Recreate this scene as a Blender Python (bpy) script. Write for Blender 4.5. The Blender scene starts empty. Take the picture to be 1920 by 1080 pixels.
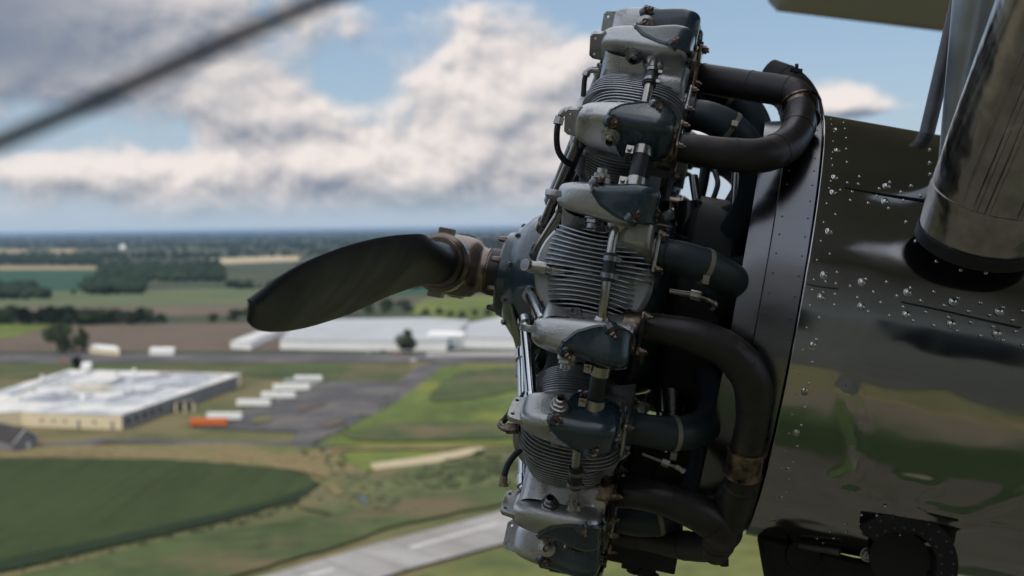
import bpy, bmesh, math, random
from mathutils import Vector, Matrix
R = math.radians
random.seed(7)
scn = bpy.context.scene
COL = scn.collection

# ---------------------------------------------------------------- camera
F, W, H = 2354.78, 1920.0, 1080.0            # focal length and frame of the photograph, in its own pixels
ALT = 85.0
w_ = Vector((-2.11675e-03, -1.496579e-01, -1.807171e-01))
R0 = Matrix(((-1, 0, 0), (0, 0, 1), (0, 1, 0)))
RA = Matrix.Rotation(w_.length, 3, w_.normalized()) @ R0          # aircraft axes -> camera axes
CAM_A = Vector((-0.1998, 2.76963, 0.00439))                       # camera in aircraft axes
up_c = (RA @ Vector((0.184521, 0.066190, 0.980597))).normalized()
fw_c = Vector((0, 0, -1)); fw_c = (fw_c - up_c * fw_c.dot(up_c)).normalized()
rt_c = fw_c.cross(up_c)
CW = Matrix((rt_c, fw_c, up_c))                                   # camera axes -> world axes
CAM_W = Vector((0, 0, ALT))
cam = bpy.data.cameras.new('camera'); camo = bpy.data.objects.new('camera', cam); COL.objects.link(camo)
camo.matrix_world = Matrix.Translation(CAM_W) @ CW.to_4x4()
cam.sensor_width = 36; cam.lens = 36 * F / W
cam.clip_start = 0.05; cam.clip_end = 120000
cam.dof.use_dof = True; cam.dof.focus_distance = 2.32; cam.dof.aperture_fstop = 3.6; cam.dof.aperture_blades = 0
scn.camera = camo
AIR = Matrix.Translation(CAM_W) @ (CW @ RA).to_4x4() @ Matrix.Translation(-CAM_A)   # aircraft axes -> world

# ---------------------------------------------------------------- world
SUN_DIR = Vector((-0.55, -0.70, 1.05)).normalized()
SUN_EL = math.asin(SUN_DIR.z); SUN_ROT = math.atan2(SUN_DIR.x, SUN_DIR.y)
wd = bpy.data.worlds.new('World'); scn.world = wd; wd.use_nodes = True
NT = wd.node_tree; NT.nodes.clear()
class X:
    """tiny expression helper over math nodes"""
    nt = None
    def __init__(s, sock): s.s = sock
    @staticmethod
    def op(o, *a, clamp=False):
        n = X.nt.nodes.new('ShaderNodeMath'); n.operation = o; n.use_clamp = clamp
        for i, v in enumerate(a):
            if isinstance(v, X): X.nt.links.new(v.s, n.inputs[i])
            else: n.inputs[i].default_value = v
        return X(n.outputs[0])
    def __add__(s, o): return X.op('ADD', s, o)
    __radd__ = __add__
    def __sub__(s, o): return X.op('SUBTRACT', s, o)
    def __rsub__(s, o): return X.op('SUBTRACT', o, s)
    def __mul__(s, o): return X.op('MULTIPLY', s, o)
    __rmul__ = __mul__
    def __truediv__(s, o): return X.op('DIVIDE', s, o)
    def clamp(s): return X.op('ADD', s, 0.0, clamp=True)
    def smooth(s, a, b):
        n = X.nt.nodes.new('ShaderNodeMapRange'); n.interpolation_type = 'SMOOTHSTEP'
        X.nt.links.new(s.s, n.inputs[0]); n.inputs[1].default_value = a; n.inputs[2].default_value = b
        return X(n.outputs[0])
X.nt = NT
def nd(t, **k):
    n = NT.nodes.new(t)
    for a, b in k.items(): setattr(n, a, b)
    return n
def mixc(fac, a, b):
    n = nd('ShaderNodeMix', data_type='RGBA')
    for i, v in ((0, fac), (6, a), (7, b)):
        if isinstance(v, X): NT.links.new(v.s, n.inputs[i])
        elif hasattr(v, 'is_output'): NT.links.new(v, n.inputs[i])
        elif i == 0: n.inputs[0].default_value = v
        else: n.inputs[i].default_value = (*v, 1)
    return n.outputs[2]
tc = nd('ShaderNodeTexCoord'); sp = nd('ShaderNodeSeparateXYZ'); NT.links.new(tc.outputs['Generated'], sp.inputs[0])
dx, dy, dz = (X(sp.outputs[i]) for i in range(3))
az = X.op('ARCTAN2', dx, dy) * 57.29578          # degrees to the right of the view's heading
el = X.op('ARCSINE', dz) * 57.29578
def noise(x, y, z, scale, detail, rough, dist=0.0):
    c = nd('ShaderNodeCombineXYZ')
    for i, v in enumerate((x, y, z)):
        if isinstance(v, X): NT.links.new(v.s, c.inputs[i])
        else: c.inputs[i].default_value = v
    n = nd('ShaderNodeTexNoise'); n.inputs['Scale'].default_value = scale; n.inputs['Detail'].default_value = detail
    n.inputs['Roughness'].default_value = rough; n.inputs['Distortion'].default_value = dist
    NT.links.new(c.outputs[0], n.inputs['Vector']); return X(n.outputs['Fac'])
def blob(a, e, sa, se, amp, da=0.0, de=0.0):
    u = (az - (a + da)) / sa; v = (el - (e + de)) / se
    return amp * X.op('EXPONENT', -1.0 * (u * u + v * v)) if False else X.op('EXPONENT', (u * u + v * v) * -1.0) * amp
def P(px, py): return math.degrees(math.atan((px - 960) / F)), math.degrees(math.atan((429 - py) / F))
BL = []   # cumulus heaps: (px, py, half width px, half height px, amount)
for b in [(1000, 130, 170, 120, .55), (880, 200, 150, 90, .45), (780, 330, 260, 70, .50), (1080, 300, 160, 110, .5),
          (560, 260, 90, 110, .40), (450, 200, 70, 70, .42), (520, 330, 240, 50, .42), (150, 320, 200, 40, .46), (620, 385, 420, 30, .22),
          (60, 170, 260, 60, .40), (230, 40, 300, 70, .55), (0, 30, 200, 90, .45), (640, 60, 150, 90, .18), (330, 130, 160, 80, .35),
          (1600, 215, 75, 32, .52), (1700, 225, 160, 18, .30), (1330, 240, 120, 60, .25)]:
    a, e = P(b[0], b[1]); BL.append((a, e, b[2] / F * 57.3, b[3] / F * 57.3, b[4] * 1.5))
for b in [(1430, 100, 260, 110, -.35), (1000, -60, 350, 70, -.25), (640, 130, 60, 60, -.22), (1150, 20, 120, 50, -.2)]:
    a, e = P(b[0], b[1]); BL.append((a, e, b[2] / F * 57.3, b[3] / F * 57.3, b[4] * 1.5))
def field(de, da=0.0):
    t = None
    for b in BL:
        q = blob(*b, da=da, de=de); t = q if t is None else t + q
    n1 = noise((az + -da) * 0.25, (el + -de) * 0.33, 3.1, 1.0, 7.0, 0.52, 0.2)
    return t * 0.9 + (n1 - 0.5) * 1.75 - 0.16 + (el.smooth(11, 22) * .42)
D0 = field(0.0); D1 = field(-0.55, 0.30)
lowfade = el.smooth(-0.1, 2.2)
cover = D0.smooth(-0.14, 0.40) * lowfade
lit = ((D0 - D1) * 1.7 + 0.60).clamp()
fine = noise(az * 0.9, el * 1.3, 8.0, 1.0, 6.0, 0.6)
lit = (lit + (fine - 0.5) * 0.22).clamp()
dark_l = (az * -1.0).smooth(7, 24) * el.smooth(3.0, 8) * .95
lit = (lit * (1.0 - dark_l)).clamp()
sky = nd('ShaderNodeTexSky', sky_type='NISHITA', sun_disc=False, sun_elevation=SUN_EL, sun_rotation=SUN_ROT,
         air_density=1.0, dust_density=0.6, ozone_density=1.5)
WS = 0.10
k = 1 / WS
cloud_low = mixc(lit, (0.185 * k, 0.225 * k, 0.30 * k), (0.92 * k, 0.83 * k, 0.78 * k))
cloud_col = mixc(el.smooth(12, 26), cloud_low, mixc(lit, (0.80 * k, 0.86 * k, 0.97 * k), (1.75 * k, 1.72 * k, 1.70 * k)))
# pale moisture near the horizon, then the clouds
hz = (1.0 - el.smooth(-1.0, 9.0)) * 0.85
base = mixc(hz, sky.outputs[0], (0.56 * k, 0.62 * k, 0.68 * k))
base = mixc(0.50, base, (0.34 * k, 0.48 * k, 0.66 * k))
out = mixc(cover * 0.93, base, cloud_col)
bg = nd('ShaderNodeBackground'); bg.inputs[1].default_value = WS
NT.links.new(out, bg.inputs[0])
wo = nd('ShaderNodeOutputWorld'); NT.links.new(bg.outputs[0], wo.inputs[0])
# ---------------------------------------------------------------- sun, exposure
sl = bpy.data.lights.new('sun', 'SUN'); sl.energy = 3.2; sl.angle = R(0.5); sl.color = (1.0, 0.93, 0.82)
so = bpy.data.objects.new('sun', sl); COL.objects.link(so); so.location = (0, 0, 500)
so.rotation_euler = (-SUN_DIR).to_track_quat('-Z', 'Y').to_euler()
vs = scn.view_settings; vs.view_transform = 'Standard'; vs.look = 'None'; vs.gamma = 1; vs.exposure = 0.0
scn.render.engine = 'CYCLES'; scn.cycles.use_denoising = True
scn.cycles.max_bounces = 8; scn.cycles.volume_bounces = 0; scn.cycles.caustics_reflective = False

# ---------------------------------------------------------------- geometry lookups
def pix_dir(px, py):   # world direction through a point of the photograph
    return CW @ Vector(((px - 960) / F, -(py - 540) / F, -1))
def G(px, py, z=0.0):  # world point on the level z
    d = pix_dir(px, py); return CAM_W + d * ((z - ALT) / d.z)
RAT = RA.transposed()
def A(px, py, Y):      # aircraft point at sideways distance Y
    d = RAT @ Vector(((px - 960) / F, -(py - 540) / F, -1)); return CAM_A + d * ((Y - CAM_A.y) / d.y)
def NC(px, py, rad):   # aircraft point on the round nacelle
    d = RAT @ Vector(((px - 960) / F, -(py - 540) / F, -1))
    a = d.y**2 + d.z**2; b = 2 * (CAM_A.y * d.y + CAM_A.z * d.z); c = CAM_A.y**2 + CAM_A.z**2 - rad**2
    q = b*b - 4*a*c
    if q < 0: return None
    return CAM_A + d * ((-b - math.sqrt(q)) / (2 * a))

# ---------------------------------------------------------------- materials
def mat(name, base, metal=0.0, rough=0.5, var=0.0, scale=20.0, rvar=0.0, bump=0.0, bscale=60.0, coat=0.0, stains=None,
        stretch=(1, 1, 1), bdist=0.01, detail=5.0, spec=None, aniso=None):
    m = bpy.data.materials.new(name); m.use_nodes = True; nt = m.node_tree; b = nt.nodes['Principled BSDF']
    b.inputs['Metallic'].default_value = metal; b.inputs['Roughness'].default_value = rough
    if coat: b.inputs['Coat Weight'].default_value = coat; b.inputs['Coat Roughness'].default_value = 0.08
    if spec is not None: b.inputs['Specular IOR Level'].default_value = spec
    t = nt.nodes.new('ShaderNodeTexCoord'); mp = nt.nodes.new('ShaderNodeMapping'); mp.inputs['Scale'].default_value = stretch
    nt.links.new(t.outputs['Object'], mp.inputs[0])
    n = nt.nodes.new('ShaderNodeTexNoise'); n.inputs['Scale'].default_value = scale; n.inputs['Detail'].default_value = detail
    n.inputs['Roughness'].default_value = 0.6
    nt.links.new(mp.outputs[0], n.inputs['Vector'])
    r = nt.nodes.new('ShaderNodeValToRGB'); r.color_ramp.elements[0].position = 0.3; r.color_ramp.elements[1].position = 0.72
    lo = tuple(max(0, c * (1 - var)) for c in base); hi = tuple(min(1, c * (1 + var)) for c in base)
    r.color_ramp.elements[0].color = (*lo, 1); r.color_ramp.elements[1].color = (*hi, 1)
    nt.links.new(n.outputs['Fac'], r.inputs[0])
    col = r.outputs[0]
    if stains:
        n2 = nt.nodes.new('ShaderNodeTexNoise'); n2.inputs['Scale'].default_value = stains[1]; n2.inputs['Detail'].default_value = 6
        n2.inputs['Roughness'].default_value = .65
        nt.links.new(mp.outputs[0], n2.inputs['Vector'])
        r2 = nt.nodes.new('ShaderNodeValToRGB'); r2.color_ramp.elements[0].position = stains[2]; r2.color_ramp.elements[1].position = stains[2] + .12
        nt.links.new(n2.outputs['Fac'], r2.inputs[0])
        mx = nt.nodes.new('ShaderNodeMix'); mx.data_type = 'RGBA'; nt.links.new(r2.outputs[0], mx.inputs[0])
        nt.links.new(col, mx.inputs[6]); mx.inputs[7].default_value = (*stains[0], 1); col = mx.outputs[2]
    nt.links.new(col, b.inputs['Base Color'])
    if rvar:
        mr = nt.nodes.new('ShaderNodeMapRange'); nt.links.new(n.outputs['Fac'], mr.inputs[0])
        mr.inputs[1].default_value = .3; mr.inputs[2].default_value = .7
        mr.inputs[3].default_value = max(.02, rough - rvar); mr.inputs[4].default_value = min(1, rough + rvar)
        nt.links.new(mr.outputs[0], b.inputs['Roughness'])
    if bump:
        n3 = nt.nodes.new('ShaderNodeTexNoise'); n3.inputs['Scale'].default_value = bscale; n3.inputs['Detail'].default_value = 3
        nt.links.new(mp.outputs[0], n3.inputs['Vector'])
        bp = nt.nodes.new('ShaderNodeBump'); bp.inputs['Strength'].default_value = bump; bp.inputs['Distance'].default_value = bdist
        nt.links.new(n3.outputs['Fac'], bp.inputs['Height']); nt.links.new(bp.outputs[0], b.inputs['Normal'])
    return m
M = {}
M['cast'] = mat('cast_aluminium', (0.52, 0.515, 0.51), .82, .34, .22, 14, .10, .3, 220, stains=((.13, .12, .11), 13, .54), bdist=.002)
M['fin'] = mat('fin_aluminium', (0.50, 0.51, 0.53), .7, .36, .25, 25, .08)
M['barrel'] = mat('barrel_steel', (0.09, 0.093, 0.10), .5, .5, .3, 30, .08)
M['enamel'] = mat('blue_grey_enamel', (0.022, 0.046, 0.060), 0, .28, .15, 12, .06, coat=.8, stains=((.05, .065, .075), 25, .68))
M['enamel_dull'] = mat('dull_blue_grey_enamel', (0.030, 0.045, 0.056), 0, .45, .25, 10, .1, stains=((.016, .018, .02), 14, .58))
M['exhaust'] = mat('burnt_exhaust_steel', (0.046, 0.041, 0.043), .45, .42, .35, 9, .14, .2, 90, stains=((.105, .078, .066), 7, .58), bdist=.002)
M['exhaust_tan'] = mat('heat_tanned_steel', (0.34, 0.26, 0.20), .85, .32, .5, 22, .1, stains=((.035, .028, .026), 12, .5))
M['chrome'] = mat('chromed_tube', (0.62, 0.63, 0.65), 1, .10, .1, 8, .04)
M['dark_tube'] = mat('dark_steel_tube', (0.26, 0.26, 0.27), .95, .22, .12, 12, .03)
M['steel'] = mat('worn_steel', (0.42, 0.40, 0.37), .95, .28, .16, 22, .06)
M['bronze'] = mat('bronzed_bolt', (0.20, 0.15, 0.12), .9, .35, .4, 80, .1)
M['rubber'] = mat('black_rubber', (0.016, 0.018, 0.022), 0, .48, .2, 30, .08)
M['black'] = mat('soot_black_metal', (0.012, 0.013, 0.015), .2, .6, .3, 9, .1)
M['polish'] = mat('polished_aluminium_skin', (0.50, 0.485, 0.465), 1, .20, .28, 9, .08, .35, 3.2, stretch=(3, 3, .5), bdist=.02)
M['nac'] = mat('dulled_aluminium_skin', (0.43, 0.425, 0.42), 1, .12, .08, 3, .04, .4, 3.0, stretch=(.6, 1, 1), bdist=.035, stains=((.36, .355, .35), 2.0, .55))
M['brushed'] = mat('brushed_aluminium_ring', (0.17, 0.17, 0.18), 1, .24, .06, 12, .03, stretch=(1, 6, 6))
M['dullalu'] = mat('dull_strut_aluminium', (.40, .42, .45), .9, .42, .18, 9, .08)
M['rivet'] = mat('polished_rivet', (.52, .51, .50), 1, .13, .1, 40)
M['hubm'] = mat('worn_hub_steel', (0.26, 0.21, 0.18), .9, .30, .35, 14, .08)
M['blade'] = mat('propeller_black', (0.013, 0.015, 0.020), .0, .5, .15, 8, .08)
M['wing'] = mat('wing_skin', (0.45, 0.43, 0.42), .2, .5, .10, 2, .06)
M['fus'] = mat('fuselage_skin', (0.62, 0.60, 0.57), .4, .35, .12, 2, .08)
M['glass'] = mat('cabin_glass', (0.02, 0.025, 0.03), 0, .06, .1, 4)
M['plate'] = mat('etched_plate', (0.20, 0.18, 0.12), .8, .4, .4, 60, .1)
M['tape'] = mat('pale_gasket_band', (0.30, 0.28, 0.22), .3, .5, .2, 40)

# ---------------------------------------------------------------- mesh builder
class MB:
    def __init__(s): s.v = []; s.f = []; s.m = []; s.mi = 0
    def add(s, vs, fs):
        o = len(s.v); s.v += [tuple(v) for v in vs]; s.f += [tuple(i + o for i in f) for f in fs]; s.m += [s.mi] * len(fs)
    def tube(s, pts, rad, seg=20, cap=True):
        pts = [Vector(p) for p in pts]; n = len(pts)
        rad = rad if isinstance(rad, (list, tuple)) else [rad] * n
        tan = [(pts[min(i + 1, n - 1)] - pts[max(i - 1, 0)]).normalized() for i in range(n)]
        u = tan[0].orthogonal().normalized(); vs = []; fs = []
        for i in range(n):
            u = (u - tan[i] * u.dot(tan[i])).normalized(); w = tan[i].cross(u)
            for k in range(seg):
                a = 2 * math.pi * k / seg; vs.append(pts[i] + (u * math.cos(a) + w * math.sin(a)) * rad[i])
        for i in range(n - 1):
            for k in range(seg):
                k2 = (k + 1) % seg; fs.append((i*seg + k, i*seg + k2, (i+1)*seg + k2, (i+1)*seg + k))
        if cap: fs.append(tuple(reversed(range(seg)))); fs.append(tuple(range((n-1)*seg, n*seg)))
        s.add(vs, fs); return s
    def lathe(s, prof, o=(0, 0, 0), ax=(1, 0, 0), seg=48, a0=0, a1=360, ref=None, cap=True):
        """prof: (along axis, radius)"""
        o = Vector(o); ax = Vector(ax).normalized(); u = (Vector(ref) if ref else ax.orthogonal()).normalized(); w = ax.cross(u)
        full = abs(a1 - a0 - 360) < 1e-6; ns = seg if full else seg + 1; vs = []; fs = []
        for (h, r) in prof:
            for k in range(ns):
                a = R(a0 + (a1 - a0) * k / seg); vs.append(o + ax * h + (u * math.cos(a) + w * math.sin(a)) * r)
        for i in range(len(prof) - 1):
            for k in range(seg):
                k2 = (k + 1) % ns; fs.append((i*ns + k, i*ns + k2, (i+1)*ns + k2, (i+1)*ns + k))
        if full and cap:
            if prof[0][1] > 1e-6: fs.append(tuple(reversed(range(ns))))
            if prof[-1][1] > 1e-6: fs.append(tuple(range((len(prof)-1)*ns, len(prof)*ns)))
        s.add(vs, fs); return s
    def box(s, c, d, rot=None):
        c = Vector(c); hx, hy, hz = d[0]/2, d[1]/2, d[2]/2
        vs = [Vector((x, y, z)) for x in (-hx, hx) for y in (-hy, hy) for z in (-hz, hz)]
        if rot: vs = [rot @ v for v in vs]
        s.add([v + c for v in vs], [(0,1,3,2), (4,6,7,5), (0,4,5,1), (2,3,7,6), (0,2,6,4), (1,5,7,3)]); return s
    def prism(s, poly, z0, z1, m=None):
        n = len(poly); vs = [(p[0], p[1], z0) for p in poly] + [(p[0], p[1], z1) for p in poly]
        if m: vs = [m @ Vector(v) for v in vs]
        s.add(vs, [tuple(reversed(range(n))), tuple(range(n, 2*n))] + [(i, (i+1) % n, n + (i+1) % n, n + i) for i in range(n)]); return s
    def hexbolt(s, o, ax, r=.006, h=.006, seg=6, stud=True):
        s.lathe([(-.001, r*1.35), (.0012, r*1.35)], o, ax, 14)
        s.lathe([(.0012, r), (h, r), (h + .0008, r*.8)], o, ax, seg)
        if stud: s.lathe([(h, r*.5), (h + r*.8, r*.5), (h + r, r*.3)], o, ax, 10)
        return s
    def dome(s, o, ax, r, h=None, seg=10):
        h = h or r*.6
        s.lathe([(-.001, r*1.0), (0, r), (h*.45, r*.85), (h*.85, r*.5), (h, 0.0001)], o, ax, seg, cap=False); return s
    def build(s, name, mats, parent=None, rotx=0.0, smooth=35, bevel=0, label=None):
        me = bpy.data.meshes.new(name); me.from_pydata(s.v, [], s.f)
        for m in (mats if isinstance(mats, (list, tuple)) else [mats]): me.materials.append(m)
        me.polygons.foreach_set('material_index', s.m)
        me.polygons.foreach_set('use_smooth', [True] * len(me.polygons)); me.update()
        bm = bmesh.new(); bm.from_mesh(me); bmesh.ops.recalc_face_normals(bm, faces=bm.faces); bm.to_mesh(me); bm.free()
        me.set_sharp_from_angle(angle=R(smooth))
        o = bpy.data.objects.new(name, me); COL.objects.link(o)
        if parent: o.parent = parent
        if rotx: o.rotation_euler.x = rotx
        if bevel:
            b = o.modifiers.new('b', 'BEVEL'); b.width = bevel; b.segments = 2; b.limit_method = 'ANGLE'
        if label: o['label'] = label
        return o
def curve(pts, n=8):
    """Catmull-Rom through the points"""
    p = [Vector(q) for q in pts]; p = [p[0]*2 - p[1]] + p + [p[-1]*2 - p[-2]]; out = []
    for i in range(1, len(p) - 2):
        for k in range(n):
            t = k / n; a, b, c, d = p[i-1], p[i], p[i+1], p[i+2]
            out.append(.5 * ((2*b) + (c - a)*t + (2*a - 5*b + 4*c - d)*t*t + (3*b - a - 3*c + d)*t**3))
    out.append(p[-2]); return out
def lerp(a, b, t): return a + (b - a) * t

# ================================================================ AIRPLANE
plane = bpy.data.objects.new('airplane', None); COL.objects.link(plane); plane.matrix_world = AIR
plane['label'] = 'vintage airplane with uncowled radial engine ahead of a riveted bare metal nacelle'
plane['category'] = 'airplane'

# ---- crankcase
m = MB()
m.lathe([(.243, .0), (.243, .088), (.238, .094), (.225, .097), (.221, .097), (.218, .108), (.19, .138), (.15, .165), (.11, .186), (.085, .197), (.08, .205), (.04, .208),
         (-.10, .208), (-.12, .20), (-.14, .18), (-.20, .17), (-.22, .16), (-.36, .15)], seg=72)
for k in range(9):
    for da in (-9, 9):
        a = R(40 * k + 3.5 + da); m.lathe([(0, .021), (.020, .019), (.024, .016)], (.118, .178 * math.cos(a), .178 * math.sin(a)), (.35, math.cos(a), math.sin(a)), 20)
crank = m.build('crankcase', M['enamel'], plane, smooth=30)
for k in range(8):
    a = R(45 * k + 20); b = MB(); p = Vector((.240, .083 * math.cos(a), .083 * math.sin(a)))
    b.lathe([(0, .0085), (.006, .0085), (.006, .007), (.016, .0065), (.02, .004)], p, (1, 0, 0), 6); b.build('stud', M['bronze'], crank)
for k in range(9):
    a = R(40 * k + 12); b = MB(); p = Vector((.215, .113 * math.cos(a), .113 * math.sin(a))); d = Vector((.8, math.cos(a), math.sin(a)))
    b.hexbolt(p, d, .0055, .004, stud=False); b.build('case_bolt', M['dark_tube'], crank)
# etched plate standing on the nose
p0, p1 = A(954, 572, .10), A(980, 668, .10)
ax = (p1 - p0); n = Vector((.9, .35, 0)).normalized(); sd = ax.normalized().cross(n)
b = MB(); cc = (p0 + p1) / 2
b.add([p0 - sd*.03, p1 - sd*.03, p1 + sd*.03, p0 + sd*.03] + [q + n*.003 for q in (p0 - sd*.03, p1 - sd*.03, p1 + sd*.03, p0 + sd*.03)],
      [(0,1,2,3), (4,7,6,5), (0,4,5,1), (1,5,6,2), (2,6,7,3), (3,7,4,0)]); b.build('data_plate', M['plate'], crank)
# ---- propeller
hub = MB()
hub.lathe([(.243, .046), (.255, .048), (.275, .048), (.276, .052), (.285, .050), (.295, .054), (.305, .064), (.33, .069), (.37, .069), (.40, .062), (.42, .05), (.45, .04), (.47, .03), (.475, .0)], seg=48)
prop = hub.build('propeller', M['hubm'], plane, smooth=40)
c = MB(); c.lathe([(.246, .047), (.246, .0545), (.272, .053), (.272, .047)], seg=40); c.build('oil_slinger', M['exhaust'], prop)
for sgn in (1, -1):
    s_ = MB()
    s_.lathe([(.02, .055), (.06, .057), (.09, .058), (.095, .064), (.135, .064), (.14, .056), (.16, .053)], (.36, 0, 0), (0, sgn, 0), 36)
    s_.box((.36, sgn * .115, .064), (.03, .035, .022)); s_.box((.36, sgn * .115, -.064), (.03, .035, .022))
    s_.build('blade_clamp', M['hubm'], prop, smooth=40)
    vs = []; fs = []; N, K = 30, 24
    for i in range(N + 1):
        t = i / N; y = .15 + 1.08 * t
        ch = lerp(.048, .100, min(1, t * 2.6) ** 1.2) * (1 if t < .45 else max(0.0004, 1 - ((t - .45) / .55) ** 2) ** .5)
        th = lerp(.046, .010, min(1, t * 1.9) ** .6) * (1 if t < .9 else .7)
        tw = R(lerp(46, 26, t ** .7)) * sgn
        for k in range(K):
            a = 2 * math.pi * k / K; cz = math.cos(a) * ch; cx = math.sin(a) * th
            vs.append((.36 + cx * math.cos(tw) - cz * math.sin(tw) * .9, sgn * y, cz * math.cos(tw) + cx * math.sin(tw) - (.092 if sgn > 0 else -.02) * t))
    for i in range(N):
        for k in range(K):
            k2 = (k + 1) % K; fs.append((i*K + k, i*K + k2, (i+1)*K + k2, (i+1)*K + k))
    fs += [tuple(range(K)), tuple(range(N*K, (N+1)*K))]
    bb = MB(); bb.add(vs, fs); bb.build('blade', M['blade'], prop, smooth=50)

# ---- one cylinder, pointing along local +Y, tangential direction +Z
TH0 = 0.061672
BC = (.000, .563, .124)         # middle of a rocker box
def se(a, e): return math.copysign(abs(a) ** e, a)
def box_shape(sg):
    """rounded casting of the rocker box as a closed grid, splayed outwards"""
    bm = bmesh.new(); NU, NV = 44, 28; rows = []
    ex = .50
    for i in range(NU + 1):
        ph = -math.pi/2 + math.pi * i / NU; row = []
        for k in range(NV):
            th = 2 * math.pi * k / NV
            c0 = se(math.cos(ph), .38); x = -se(math.sin(ph), .56) * .086 - .006
            hy = .045 + .005 * (1 if x < 0 else 0) * min(1, -x / .05); ht = .033 + .005 * max(0, min(1, -x / .05))
            if x > .0: ht -= x * .10; hy -= x * .10
            yy = c0 * se(math.sin(th), ex) * hy; tt = c0 * se(math.cos(th), ex) * ht
            row.append((x, yy, tt))
            if i in (0, NU): break
        rows.append(row)
    vr = [[bm.verts.new(p) for p in r] for r in rows]
    for i in range(NU):
        a, b = vr[i], vr[i+1]
        for k in range(NV):
            k2 = (k + 1) % NV
            if len(a) == 1: bm.faces.new((a[0], b[k2], b[k]))
            elif len(b) == 1: bm.faces.new((a[k], a[k2], b[0]))
            else: bm.faces.new((a[k], a[k2], b[k2], b[k]))
    rot = Matrix.Rotation(R(-9), 4, 'X')
    bm.transform(rot)
    return bm
def place(bm, sg):
    bm.transform(Matrix.Translation(Vector(BC)))
    if sg < 0:
        bm.transform(Matrix.Scale(-1, 4, (0, 0, 1)))
    bmesh.ops.recalc_face_normals(bm, faces=bm.faces)
def bm_obj(bm, name, mt, parent, smooth=38):
    me = bpy.data.meshes.new(name); bm.to_mesh(me); bm.free(); me.materials.append(mt)
    me.polygons.foreach_set('use_smooth', [True] * len(me.polygons)); me.set_sharp_from_angle(angle=R(smooth))
    o = bpy.data.objects.new(name, me); COL.objects.link(o); o.parent = parent; return o
CN = Vector((-.56, .46, .64)).normalized(); CP = Vector((-.014, .012, .010))
CU = Vector((0, 1, 0)).cross(CN).normalized(); KW = 5.0     # joint bends round the cover
def warp(v, s=-1):
    q = (v - CP).dot(CU); return v + CN * (s * KW * q * q)
def mir(p, sg): return Vector((p[0], p[1], p[2] * sg))

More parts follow.
